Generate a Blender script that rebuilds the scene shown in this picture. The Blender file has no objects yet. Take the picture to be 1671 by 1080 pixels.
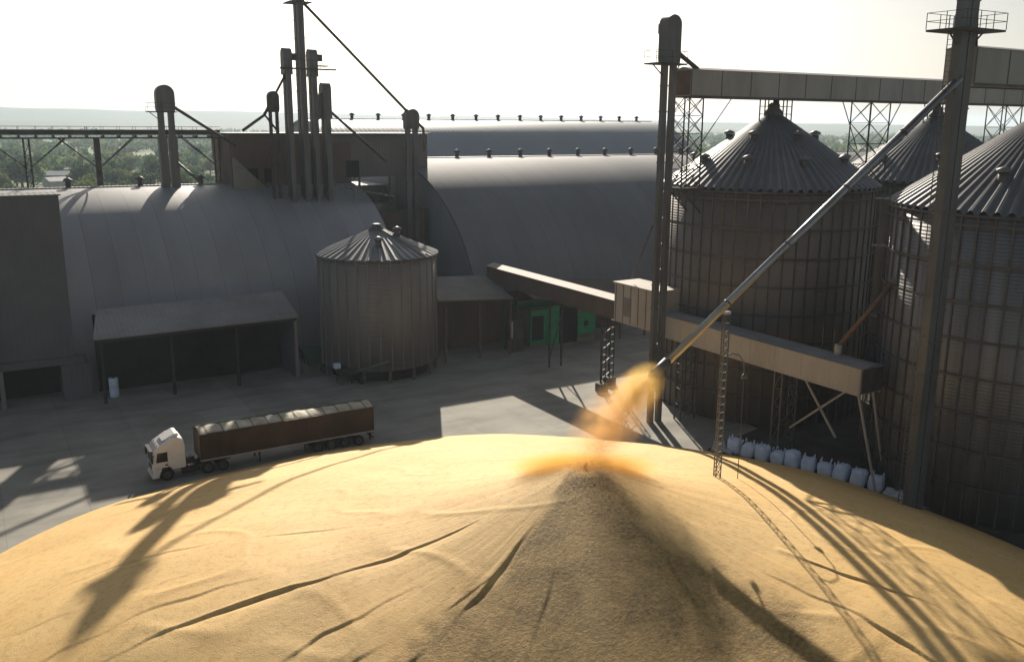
import bpy, math, random
from mathutils import Vector, noise
random.seed(7)
R = math.radians
scene = bpy.context.scene
COL = scene.collection

# ------------------------------------------------------------------ materials
def nodes_of(m):
    m.use_nodes = True
    return m.node_tree.nodes, m.node_tree.links

def mat(name, c1, c2=None, scale=0.3, rough=0.7, metal=0.0, bump=0.0, bscale=None,
        stretch=(1, 1, 1), wave=None, detail=6, c3=None, spec=0.3, contrast=(0.35, 0.65), seam=None, streak=None):
    """two-tone noise-weathered surface; wave = (axis, metres per period, bump height)"""
    m = bpy.data.materials.new(name)
    n, l = nodes_of(m)
    b = n['Principled BSDF']
    b.inputs['Roughness'].default_value = rough
    b.inputs['Metallic'].default_value = metal
    b.inputs['Specular IOR Level'].default_value = spec
    geo = n.new('ShaderNodeNewGeometry')
    mp = n.new('ShaderNodeMapping'); mp.inputs['Scale'].default_value = stretch
    l.new(geo.outputs['Position'], mp.inputs['Vector'])
    c2 = c2 or tuple(x * 0.75 for x in c1)
    if max(c1) < .58:                              # all but the palest colours darkened evenly, for deeper shade and contrast
        c1, c2 = tuple(x*.85 for x in c1), tuple(x*.85 for x in c2)
        c3 = c3 and tuple(x*.85 for x in c3)
    nz = n.new('ShaderNodeTexNoise'); nz.inputs['Scale'].default_value = scale
    nz.inputs['Detail'].default_value = detail; nz.inputs['Roughness'].default_value = 0.62
    l.new(mp.outputs['Vector'], nz.inputs['Vector'])
    rp = n.new('ShaderNodeValToRGB')
    rp.color_ramp.elements[0].position = contrast[0]; rp.color_ramp.elements[1].position = contrast[1]
    rp.color_ramp.elements[0].color = (*c1, 1); rp.color_ramp.elements[1].color = (*c2, 1)
    if c3:
        e = rp.color_ramp.elements.new(min(0.98, contrast[1] + 0.14)); e.color = (*c3, 1)
    l.new(nz.outputs['Fac'], rp.inputs['Fac'])
    col = rp.outputs['Color']
    height = None
    if bump:
        nb = n.new('ShaderNodeTexNoise'); nb.inputs['Scale'].default_value = bscale or scale * 8
        nb.inputs['Detail'].default_value = 5
        l.new(mp.outputs['Vector'], nb.inputs['Vector'])
        bm_ = n.new('ShaderNodeBump'); bm_.inputs['Strength'].default_value = 1.0
        bm_.inputs['Distance'].default_value = bump
        l.new(nb.outputs['Fac'], bm_.inputs['Height'])
        height = bm_
    if wave:
        ax, per, hgt = wave
        sx = n.new('ShaderNodeSeparateXYZ'); l.new(geo.outputs['Position'], sx.inputs[0])
        mu = n.new('ShaderNodeMath'); mu.operation = 'MULTIPLY'; mu.inputs[1].default_value = 2 * math.pi / per
        l.new(sx.outputs[ax], mu.inputs[0])
        sn = n.new('ShaderNodeMath'); sn.operation = 'SINE'; l.new(mu.outputs[0], sn.inputs[0])
        bw = n.new('ShaderNodeBump'); bw.inputs['Strength'].default_value = 1.0
        bw.inputs['Distance'].default_value = hgt
        l.new(sn.outputs[0], bw.inputs['Height'])
        if height: l.new(height.outputs[0], bw.inputs['Normal'])
        height = bw
    if height: l.new(height.outputs[0], b.inputs['Normal'])
    if streak:                                     # drag marks and tyre tracks along the driving direction
        m2 = n.new('ShaderNodeMapping'); m2.inputs['Scale'].default_value = streak; l.new(geo.outputs['Position'], m2.inputs['Vector'])
        n2 = n.new('ShaderNodeTexNoise'); n2.inputs['Scale'].default_value = 1.0; n2.inputs['Detail'].default_value = 7; n2.inputs['Distortion'].default_value = .4
        l.new(m2.outputs[0], n2.inputs['Vector'])
        r2 = n.new('ShaderNodeMapRange'); r2.inputs[1].default_value = .36; r2.inputs[2].default_value = .56; r2.inputs[3].default_value = .84; r2.inputs[4].default_value = 1.04
        l.new(n2.outputs['Fac'], r2.inputs[0])
        m3 = n.new('ShaderNodeMix'); m3.data_type = 'RGBA'; m3.blend_type = 'MULTIPLY'; m3.inputs[0].default_value = 1
        l.new(col, m3.inputs[6]); l.new(r2.outputs[0], m3.inputs[7]); col = m3.outputs[2]
    if seam:
        ax, per, dark = seam
        sx = n.new('ShaderNodeSeparateXYZ'); l.new(geo.outputs['Position'], sx.inputs[0])
        d_ = n.new('ShaderNodeMath'); d_.operation = 'DIVIDE'; d_.inputs[1].default_value = per; l.new(sx.outputs[ax], d_.inputs[0])
        f_ = n.new('ShaderNodeMath'); f_.operation = 'FRACT'; l.new(d_.outputs[0], f_.inputs[0])
        c_ = n.new('ShaderNodeMath'); c_.operation = 'LESS_THAN'; c_.inputs[1].default_value = .07/per; l.new(f_.outputs[0], c_.inputs[0])
        # each sheet has its own slightly different tone
        fl = n.new('ShaderNodeMath'); fl.operation = 'FLOOR'; l.new(d_.outputs[0], fl.inputs[0])
        wn = n.new('ShaderNodeTexWhiteNoise'); wn.noise_dimensions = '1D'; l.new(fl.outputs[0], wn.inputs['W'])
        mr = n.new('ShaderNodeMapRange'); mr.inputs[3].default_value = .86; mr.inputs[4].default_value = 1.0; l.new(wn.outputs['Value'], mr.inputs[0])
        ml = n.new('ShaderNodeMath'); ml.operation = 'MULTIPLY_ADD'; ml.inputs[1].default_value = -dark; l.new(c_.outputs[0], ml.inputs[0]); l.new(mr.outputs[0], ml.inputs[2])
        mm = n.new('ShaderNodeMix'); mm.data_type = 'RGBA'; mm.blend_type = 'MULTIPLY'; mm.inputs[0].default_value = 1
        l.new(col, mm.inputs[6]); l.new(ml.outputs[0], mm.inputs[7]); col = mm.outputs[2]
    l.new(col, b.inputs['Base Color'])
    return m

M = {}
M['vault'] = mat('vault_sheet', (.43, .43, .43), (.31, .31, .315), .09, .5, .3, .008, 1.2, (1, .35, .35) , seam=('X', 3.0, .25), c3=(.34, .27, .2), spec=.5)
M['vault_mid'] = mat('weathered_vault_sheet', (.245, .25, .265), (.185, .185, .195), .09, .75, .1, .008, 1.2, (1, .35, .35) , seam=('X', 3.0, .25), c3=(.27, .22, .17), spec=.2)
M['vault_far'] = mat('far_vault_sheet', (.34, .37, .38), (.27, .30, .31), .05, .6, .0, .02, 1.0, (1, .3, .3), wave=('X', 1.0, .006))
M['vault_end'] = mat('vault_end_sheet', (.32, .34, .37), (.25, .26, .29), .1, .7, wave=('Y', .8, .015))
M['hall'] = mat('hall_cladding', (.145, .15, .16), (.105, .11, .118), .1, .8, wave=('X', .6, .015), c3=(.15, .12, .09))
M['brown'] = mat('rusty_cladding', (.16, .115, .09), (.115, .085, .068), .25, .8, 0, .01, 2, (1, 1, .4), wave=('X', .5, .012), c3=(.16, .15, .14))
M['greyclad'] = mat('grey_cladding', (.20, .19, .18), (.15, .14, .13), .2, .75, 0, .01, 2, (1, 1, .4), wave=('X', .5, .012), c3=(.2, .14, .1))
M['silo'] = mat('silo_wall', (.225, .20, .18), (.155, .135, .12), .16, .6, .2, .006, 3, (1, 1, .25), wave=('Z', .28, .006), c3=(.19, .13, .085), spec=.5)
M['silo_b'] = mat('silo_wall_grey', (.245, .245, .25), (.15, .15, .155), .9, .5, .3, .006, 3, (1, 1, .05), wave=('Z', .28, .007), c3=(.44, .44, .43), spec=.5)
M['silo_c'] = mat('small_silo_wall', (.265, .25, .235), (.19, .178, .165), .2, .55, .2, .006, 3, (1, 1, .1), wave=('Z', .3, .015), c3=(.33, .30, .27), spec=.5)
M['siloroof'] = mat('silo_roof', (.215, .22, .23), (.155, .155, .16), .25, .5, .25, .01, 2, c3=(.26, .19, .13), spec=.5)
M['rib'] = mat('galvanised_rib', (.15, .14, .135), (.10, .09, .085), .8, .6, .3)
M['steel'] = mat('galvanised_steel', (.17, .17, .168), (.11, .105, .10), .5, .55, .3, .004, 6, (1, 1, .3), c3=(.17, .11, .07), spec=.5)
M['darksteel'] = mat('dark_steel', (.10, .095, .09), (.06, .055, .05), .7, .6, .2, c3=(.10, .06, .04))
M['pipe'] = mat('bright_pipe', (.42, .41, .40), (.30, .29, .28), .5, .27, .85, .003, 6, spec=.5, c3=(.36, .27, .16))
M['gallery'] = mat('gallery_sheet', (.50, .46, .41), (.40, .355, .30), .3, .7, .0, .008, 3, (1, 1, .35), wave=('Y', .42, .012), c3=(.34, .27, .2))
M['gallery_x'] = mat('upper_gallery_sheet', (.40, .385, .36), (.31, .29, .265), .3, .7, 0, .008, 3, (1, 1, .35), wave=('X', .42, .012), c3=(.26, .2, .16))
M['redlead'] = mat('oxide_steel', (.20, .12, .085), (.13, .085, .06), .8, .7, .1)
M['green_dark'] = mat('old_green_paint', (.02, .07, .04), (.015, .05, .03), .8, .7)
M['green'] = mat('green_paint', (.045, .34, .15), (.03, .25, .11), .8, .6)
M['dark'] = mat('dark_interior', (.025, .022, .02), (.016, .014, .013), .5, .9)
M['wallgrey'] = mat('plaster_wall', (.28, .26, .24), (.21, .19, .17), .3, .85)
M['roofgrey'] = mat('canopy_sheet', (.29, .29, .29), (.21, .205, .20), .2, .6, 0, .01, 2, wave=('X', .5, .015), c3=(.25, .21, .17), spec=.5)
M['yard'] = mat('yard_concrete', (.42, .40, .345), (.29, .275, .235), .16, .85, 0, .012, 2.5, c3=(.22, .195, .15), detail=9, seam=('X', 6.0, .16), streak=(.10, .45, 1))
M['footing'] = mat('footing_concrete', (.16, .155, .14), (.11, .105, .1), .9, .9)
M['bag'] = mat('bag_fabric', (.70, .80, .95), (.56, .66, .82), 1.2, .8, 0, .05, 3)
M['tarp'] = mat('tarp_sheet', (.55, .58, .58), (.40, .43, .43), .9, .6, 0, .02, 3)
M['cab'] = mat('cab_paint', (.80, .78, .76), (.72, .69, .65), .8, .35, 0, spec=.5)
M['glass'] = mat('cab_glass', (.02, .022, .025), (.015, .015, .018), 1, .08, 0, spec=.6)
M['trailer'] = mat('trailer_side', (.075, .045, .026), (.05, .03, .018), .6, .65, 0, .01, 4, wave=('X', .9, .02), c3=(.09, .06, .04))
M['cover'] = mat('load_cover', (.60, .56, .44), (.36, .32, .22), .7, .75, 0, .05, 2)
M['rubber'] = mat('tyre_rubber', (.03, .03, .03), (.045, .04, .038), 2, .9)
M['rim'] = mat('wheel_rim', (.16, .15, .14), (.10, .09, .085), 2, .5, .4)
M['chassis'] = mat('chassis_steel', (.05, .045, .042), (.035, .03, .03), 1, .8)
M['lamp_red'] = mat('tail_lens', (.35, .02, .02), None, 1, .3)
M['lamp_white'] = mat('head_lens', (.6, .6, .58), None, 1, .2)
M['bark'] = mat('bark', (.10, .075, .05), None, 2, .9)
M['leaf_a'] = mat('foliage_mid', (.10, .165, .045), (.065, .12, .035), .25, .8)
M['leaf_b'] = mat('foliage_olive', (.16, .19, .06), (.11, .14, .045), .25, .8)
M['leaf_c'] = mat('foliage_dark', (.06, .11, .045), (.04, .075, .03), .25, .8)
for k_ in ('leaf_a', 'leaf_b', 'leaf_c'):
    nn, ll = nodes_of(M[k_]); pb = nn['Principled BSDF']; oo = nn['Material Output']
    tl = nn.new('ShaderNodeBsdfTranslucent'); ms = nn.new('ShaderNodeMixShader'); ms.inputs[0].default_value = .5
    ll.new(pb.inputs['Base Color'].links[0].from_socket, tl.inputs['Color'])
    ll.new(pb.outputs[0], ms.inputs[1]); ll.new(tl.outputs[0], ms.inputs[2]); ll.new(ms.outputs[0], oo.inputs['Surface'])
M['white'] = mat('whitewash', (.78, .77, .74), (.66, .65, .62), .6, .7)
M['tile'] = mat('clay_tile', (.32, .16, .10), (.24, .12, .08), .8, .8)
M['kernel'] = mat('flying_kernels', (.85, .55, .16), (.78, .47, .12), 3, .6)

def ground_mat():
    m = bpy.data.materials.new('countryside'); n, l = nodes_of(m); b = n['Principled BSDF']
    b.inputs['Roughness'].default_value = .95
    g = n.new('ShaderNodeNewGeometry')
    a = n.new('ShaderNodeTexNoise'); a.inputs['Scale'].default_value = .006; a.inputs['Detail'].default_value = 8
    c = n.new('ShaderNodeTexVoronoi'); c.inputs['Scale'].default_value = .0045
    l.new(g.outputs['Position'], a.inputs['Vector']); l.new(g.outputs['Position'], c.inputs['Vector'])
    r1 = n.new('ShaderNodeValToRGB'); e = r1.color_ramp.elements
    e[0].position = .36; e[0].color = (.07, .12, .035, 1); e[1].position = .68; e[1].color = (.20, .165, .09, 1)
    x = e.new(.5); x.color = (.12, .165, .05, 1)
    l.new(a.outputs['Fac'], r1.inputs['Fac'])
    r2 = n.new('ShaderNodeValToRGB'); e = r2.color_ramp.elements
    e[0].position = .2; e[0].color = (.06, .09, .035, 1); e[1].position = .8; e[1].color = (.16, .15, .07, 1)
    sp = n.new('ShaderNodeSeparateColor'); l.new(c.outputs['Color'], sp.inputs[0]); l.new(sp.outputs[0], r2.inputs['Fac'])
    mx = n.new('ShaderNodeMix'); mx.data_type = 'RGBA'; mx.inputs[0].default_value = .45
    l.new(r1.outputs[0], mx.inputs[6]); l.new(r2.outputs[0], mx.inputs[7]); l.new(mx.outputs[2], b.inputs['Base Color'])
    return m
M['land'] = ground_mat()
M['hill'] = mat('hill_cover', (.075, .10, .05), (.10, .11, .06), .004, .95)

PK = (30.6, 42.2)           # where the falling grain lands: the peak of the heap

def grain_mat():
    m = bpy.data.materials.new('corn_grain'); n, l = nodes_of(m); b = n['Principled BSDF']
    b.inputs['Roughness'].default_value = .75; b.inputs['Specular IOR Level'].default_value = .25
    g = n.new('ShaderNodeNewGeometry')
    # broad tone
    a = n.new('ShaderNodeTexNoise'); a.inputs['Scale'].default_value = .16; a.inputs['Detail'].default_value = 8
    l.new(g.outputs['Position'], a.inputs['Vector'])
    r = n.new('ShaderNodeValToRGB'); e = r.color_ramp.elements
    e[0].position = .3; e[0].color = (.74, .505, .215, 1); e[1].position = .7; e[1].color = (.67, .43, .16, 1)
    l.new(a.outputs['Fac'], r.inputs['Fac'])
    # coarse brown husk, with the camera-side slope's shade painted into its colour (vertex attribute)
    at = n.new('ShaderNodeAttribute'); at.attribute_name = 'chaff_shade'
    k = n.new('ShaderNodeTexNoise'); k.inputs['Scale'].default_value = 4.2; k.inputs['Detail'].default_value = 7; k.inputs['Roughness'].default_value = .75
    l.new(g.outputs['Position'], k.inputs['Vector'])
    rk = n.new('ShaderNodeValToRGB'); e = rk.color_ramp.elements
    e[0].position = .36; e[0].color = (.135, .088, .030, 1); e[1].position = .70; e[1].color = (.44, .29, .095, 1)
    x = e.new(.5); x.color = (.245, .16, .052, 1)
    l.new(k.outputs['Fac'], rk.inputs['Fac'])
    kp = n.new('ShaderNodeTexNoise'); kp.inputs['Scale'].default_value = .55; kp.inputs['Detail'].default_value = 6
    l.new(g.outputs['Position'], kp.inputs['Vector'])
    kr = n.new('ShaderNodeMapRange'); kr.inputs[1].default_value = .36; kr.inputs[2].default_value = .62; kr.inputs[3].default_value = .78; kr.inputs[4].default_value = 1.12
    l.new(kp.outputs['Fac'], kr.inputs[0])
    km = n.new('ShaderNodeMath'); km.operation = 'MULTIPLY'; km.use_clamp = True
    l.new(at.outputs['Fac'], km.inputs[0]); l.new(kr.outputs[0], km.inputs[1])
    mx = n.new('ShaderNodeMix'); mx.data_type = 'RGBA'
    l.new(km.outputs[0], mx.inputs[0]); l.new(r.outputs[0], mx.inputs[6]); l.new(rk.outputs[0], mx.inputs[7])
    # scattered darker specks everywhere
    k2 = n.new('ShaderNodeTexNoise'); k2.inputs['Scale'].default_value = 2.2; k2.inputs['Detail'].default_value = 9; k2.inputs['Roughness'].default_value = .7
    l.new(g.outputs['Position'], k2.inputs['Vector'])
    r2 = n.new('ShaderNodeValToRGB'); e = r2.color_ramp.elements
    e[0].position = .34; e[0].color = (.80, .76, .70, 1); e[1].position = .5; e[1].color = (1, 1, 1, 1)
    l.new(k2.outputs['Fac'], r2.inputs['Fac'])
    mm = n.new('ShaderNodeMix'); mm.data_type = 'RGBA'; mm.blend_type = 'MULTIPLY'; mm.inputs[0].default_value = 1
    l.new(mx.outputs[2], mm.inputs[6]); l.new(r2.outputs[0], mm.inputs[7])
    l.new(mm.outputs[2], b.inputs['Base Color'])
    bu = n.new('ShaderNodeBump'); bu.inputs['Strength'].default_value = 1; 
    dm = n.new('ShaderNodeMath'); dm.operation = 'MULTIPLY_ADD'; dm.inputs[1].default_value = .085; dm.inputs[2].default_value = .018
    l.new(at.outputs['Fac'], dm.inputs[0]); l.new(dm.outputs[0], bu.inputs['Distance'])
    kf = n.new('ShaderNodeTexNoise'); kf.inputs['Scale'].default_value = 13; kf.inputs['Detail'].default_value = 4; l.new(g.outputs['Position'], kf.inputs['Vector'])
    b2 = n.new('ShaderNodeBump'); b2.inputs['Strength'].default_value = .8; b2.inputs['Distance'].default_value = .02
    l.new(kf.outputs['Fac'], b2.inputs['Height'])
    l.new(k.outputs['Fac'], bu.inputs['Height']); l.new(b2.outputs[0], bu.inputs['Normal']); l.new(bu.outputs[0], b.inputs['Normal'])
    return m
M['grain'] = grain_mat()

# ------------------------------------------------------------------ mesh helpers
class MB:
    """collects shapes in site coordinates; build() links them as one mesh object"""
    def __init__(s): s.v = []; s.f = []; s.sm = []
    def add(s, vs, fs, smooth=False):
        o = len(s.v); s.v += [tuple(x) for x in vs]
        for f in fs: s.f.append([i + o for i in f]); s.sm.append(smooth)
        return s
    def box(s, x0, x1, y0, y1, z0, z1):
        return s.add([(x0,y0,z0),(x1,y0,z0),(x1,y1,z0),(x0,y1,z0),(x0,y0,z1),(x1,y0,z1),(x1,y1,z1),(x0,y1,z1)],
              [(3,2,1,0),(4,5,6,7),(0,1,5,4),(1,2,6,5),(2,3,7,6),(3,0,4,7)])
    def tube(s, p0, p1, r0, r1=None, n=12, cap=True):
        r1 = r0 if r1 is None else r1
        p0 = Vector(p0); p1 = Vector(p1); d = (p1 - p0).normalized()
        up = Vector((0,0,1)) if abs(d.z) < .95 else Vector((1,0,0))
        x = d.cross(up).normalized(); y = x.cross(d)
        vs = []
        for p, r in ((p0, r0), (p1, r1)):
            for k in range(n):
                t = 2*math.pi*k/n; vs.append(p + x*(r*math.cos(t)) + y*(r*math.sin(t)))
        s.add(vs, [(k, n+k, n+(k+1)%n, (k+1)%n) for k in range(n)], True)
        if cap: s.add(vs, [tuple(range(n)), tuple(range(2*n-1, n-1, -1))])
        return s
    def bar(s, p0, p1, w, h=None):
        h = h or w
        p0 = Vector(p0); p1 = Vector(p1); d = (p1 - p0).normalized()
        up = Vector((0,0,1)) if abs(d.z) < .95 else Vector((1,0,0))
        x = d.cross(up).normalized() * (w/2); y = x.normalized().cross(d) * (h/2)
        vs = [p0-x-y, p0+x-y, p0+x+y, p0-x+y, p1-x-y, p1+x-y, p1+x+y, p1-x+y]
        return s.add(vs, [(0,1,2,3),(7,6,5,4),(0,4,5,1),(1,5,6,2),(2,6,7,3),(3,7,4,0)])
    def lathe(s, c, prof, n=32, smooth=True):
        vs = []
        for r, z in prof:
            for k in range(n):
                t = 2*math.pi*k/n; vs.append((c[0]+r*math.cos(t), c[1]+r*math.sin(t), c[2]+z))
        fs = []
        for i in range(len(prof)-1):
            for k in range(n):
                fs.append((i*n+k, i*n+(k+1)%n, (i+1)*n+(k+1)%n, (i+1)*n+k))
        s.add(vs, fs, smooth)
        s.add(vs, [tuple(range(n))[::-1], tuple(range((len(prof)-1)*n, len(prof)*n))])
        return s
    def prism(s, pts, axis, c0, c1):
        """outline pts (u,v) pushed along axis from c0 to c1"""
        def mk(u, v, c):
            return {'x': (c,u,v), 'y': (u,c,v), 'z': (u,v,c)}[axis]
        n = len(pts)
        vs = [mk(u,v,c0) for u,v in pts] + [mk(u,v,c1) for u,v in pts]
        return s.add(vs, [(k, (k+1)%n, n+(k+1)%n, n+k) for k in range(n)] + [tuple(range(n))[::-1], tuple(range(n,2*n))])
    def build(s, name, m, parent=None, bevel=0):
        org = Vector((0,0,0))
        if parent is not None:
            q = parent
            while q.parent: q = q.parent
            org = Vector(q.location)
        me = bpy.data.meshes.new(name)
        me.from_pydata([tuple(Vector(v) - org) for v in s.v], [], s.f)
        me.polygons.foreach_set('use_smooth', s.sm)
        if m: me.materials.append(m)
        import bmesh
        bm = bmesh.new(); bm.from_mesh(me); bmesh.ops.remove_doubles(bm, verts=bm.verts, dist=.0005)
        bmesh.ops.recalc_face_normals(bm, faces=bm.faces); bm.to_mesh(me); bm.free()
        o = bpy.data.objects.new(name, me); COL.objects.link(o)
        if parent is not None: o.parent = parent
        if bevel:
            b = o.modifiers.new('bevel', 'BEVEL'); b.width = bevel; b.segments = 2; b.limit_method = 'ANGLE'
        return o

def tag(o, label, cat, group=None, kind=None):
    o['label'] = label; o['category'] = cat
    if group: o['group'] = group
    if kind: o['kind'] = kind
    return o
def thing(name, loc, label, cat, group=None):
    o = bpy.data.objects.new(name, None); COL.objects.link(o); o.location = loc
    o.empty_display_size = .5
    return tag(o, label, cat, group)
def copy_tree(o, parent=None):
    c = o.copy(); COL.objects.link(c)
    if parent: c.parent = parent
    for ch in list(o.children): copy_tree(ch, c)
    return c
def struct(o): o['kind'] = 'structure'; return o

def lattice(leg, br, bot, top, n, wl, wb, cross=True):
    """square or triangular lattice mast between two rings of corners"""
    k = len(bot); bot = [Vector(p) for p in bot]; top = [Vector(p) for p in top]
    for p, q in zip(bot, top): leg.bar(p, q, wl)
    for i in range(n):
        t0, t1 = i/n, (i+1)/n
        for j in range(k):
            a, b = j, (j+1) % k
            p0 = bot[a].lerp(top[a], t0); p1 = bot[b].lerp(top[b], t1)
            br.bar(p0, p1, wb)
            if cross: br.bar(bot[b].lerp(top[b], t0), bot[a].lerp(top[a], t1), wb)
            br.bar(bot[a].lerp(top[a], t1), bot[b].lerp(top[b], t1), wb)
def rect(x0, x1, y0, y1, z): return [(x0,y0,z),(x1,y0,z),(x1,y1,z),(x0,y1,z)]

# ------------------------------------------------------------------ ground, hills
g = MB(); S = 9000
g.add([(-S,-S,0),(S,-S,0),(S,S,0),(-S,S,0)], [(0,1,2,3)])
struct(g.build('ground', M['land']))
def yard():
    m = MB(); m.add([(-70,-60,.02),(190,-60,.02),(190,240,.02),(-70,240,.02)], [(0,1,2,3)])
    return struct(m.build('yard', M['yard']))
yard()
M['dark_ground'] = mat('dark_ground_tone', (.10, .085, .065), (.06, .052, .042), .4, .95, 0, .02, 3)  # darker ground colour below the lower gallery and between the silos
q = MB(); q.add([(66.8,30,.026),(115,30,.026),(115,82,.026),(66.8,79,.026)], [(0,1,2,3)])
struct(q.build('dark_ground', M['dark_ground']))
q = MB(); q.add([(58,30,.03),(66.8,30,.03),(66.8,62.5,.03),(58,60.5,.03)], [(0,1,2,3)])
struct(q.build('dark_ground', M['dark_ground']))
def hills():
    m = MB()
    # low range beyond the plain, higher towards the left of the view
    c31 = math.radians(59)
    for dist, hmul, seed in ((4300, 1.0, 3), (3200, .36, 9)):
        N = 150; rows = []
        for k in range(N+1):
            az = math.radians(-62 + 124*k/N)
            wa = c31 - az                      # heading in site axes
            dx, dy = math.cos(wa), math.sin(wa)
            t = (az + math.radians(62)) / math.radians(124)
            h = (92 - 118*max(0, t-.22)) if t < .75 else 29
            h = max(h, 26)
            h *= hmul * (1 + .16*noise.noise((k*.06, seed, 0)) + .05*noise.noise((k*.3, seed, 5)))
            row = []
            for j, (dd, f) in enumerate(((-700, -.05), (-350, .5), (-90, .9), (0, 1), (500, .85), (1500, -.05))):
                d = dist + dd; row.append((dx*d, dy*d, h*f))
            rows.append(row)
        vs = [p for row in rows for p in row]; w = 6
        fs = [(k*w+j, (k+1)*w+j, (k+1)*w+j+1, k*w+j+1) for k in range(N) for j in range(w-1)]
        m.add(vs, fs, True)
    return struct(m.build('hills', M['hill']))
hills()

# ------------------------------------------------------------------ the grain heap
CC = (24.6, 39.4); RB = 39.2
SX, SY = math.cos(R(59)), math.sin(R(59))     # sightline in plan
def base_r(th):
    dx, dy = math.cos(th), math.sin(th)
    ox, oy = PK[0]-CC[0], PK[1]-CC[1]
    bq = ox*dx + oy*dy; c = ox*ox + oy*oy - RB*RB
    r = -bq + math.sqrt(bq*bq - c)
    return r * (1 + .025*noise.noise((3*dx, 3*dy, 1.7)) + .006*noise.noise((6*dx, 6*dy, 4.1)))
def angd(a, b): return (a-b+math.pi) % (2*math.pi) - math.pi
TOWARD = math.atan2(-SY, -SX)                 # from the peak back towards the viewer
# avalanche furrows: (angle off the toward-viewer line, deg; start r; end r; depth; width m)
FUR = [(-31, 5.5, 34, .25, .2), (-57, 7, 31, .19, .12), (-62, 19, 33, .12, .14), (-44, 13, 22, .14, .13), (-37, 17, 30, .16, .15), (-14, 8.5, 15, .14, .18),
       (7, 7.5, 15, .2, .2), (24, 7, 24, .16, .16), (44, 12, 24, .18, .14), (58, 12, 27, .18, .13),
       (-78, 14, 31, .09, .14), (-70, 22, 33, .08, .14)]
def heap_z(r, th, with_detail=True, rb=None):
    rb = rb or base_r(th); s = min(1, r/rb)
    d = angd(th, TOWARD)
    ad = abs(d); q_ = min(1, max(0, (ad-1.4)/1.2)); q_ = q_*q_*(3-2*q_)
    h = 7.45*(1 - s**(2.3-.72*q_))
    fan = math.exp(-(d/.55)**2); r0 = 9 + 8*fan
    h += .285*(2.2*math.log(1+math.exp((r0-r)/2.2)) - (r0-9))
    # blunt tip
    h -= .30*math.exp(-(r/.8)**2)
    # the camera-side fan falls a little more steeply
    px_, py_ = PK[0]+r*math.cos(th), PK[1]+r*math.sin(th)
    h += 1.2*math.exp(-((px_-6.2)**2+(py_-45.3)**2)/110.) + 1.2*math.exp(-((px_-35)**2+(py_-22)**2)/110.)
    if not with_detail: return h
    x, y = math.cos(th)*r, math.sin(th)*r
    fade = min(1, max(0, (rb-r)/3)); core = min(1, r/9)
    h += fade*core*(.20*noise.noise((x*.07, y*.07, 2)) + .035*noise.noise((x*.33, y*.33, 8)))
    wob = .05*noise.noise((r*.12, th*2, 3)) + .012*noise.noise((r*.6, th*4, 9))
    # radial rills
    q = noise.noise(((th+wob)*9, r*.05, 12.)); q2 = noise.noise(((th+wob)*26, r*.10, 31.)); q3 = noise.noise(((th+wob*.6)*60, r*.2, 51.))
    h += fade*core*(.03*q + (.010*q2 + .006*q3)*max(0, min(1, (24-r)/10)))
    # slumps: little scarps that run across the fall line
    sl = noise.noise((x*.16+20, y*.16, 5)) 
    h += fade*core*.05*max(0, 1-abs(sl)*12)*(1 if noise.noise((x*.05, y*.05, 40)) > -.1 else .2)
    for a0, r0, r1, dep, wd in FUR:
        if r0 < r < r1:
            ang = R(a0) + .05*noise.noise((r*.10, a0, 3)) + .012*noise.noise((r*.5, a0, 9))
            dist = angd(th, TOWARD + ang)*r
            if abs(dist) < 12*wd:
                e = min(1, (r-r0)/4, (r1-r)/5)*min(1.15, max(.06, .55+1.5*noise.noise((r*.17, a0, 0))))
                u = dist/wd
                sg = u*(1 if a0 < 0 else -1)          # a small scarp: the viewer's side has slipped down
                st = min(1, max(0, sg+.5)); h += dep*e*(-st*math.exp(-max(0, sg)/3.2) + .14*math.exp(-((sg+1)/.8)**2))
    return h
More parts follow.
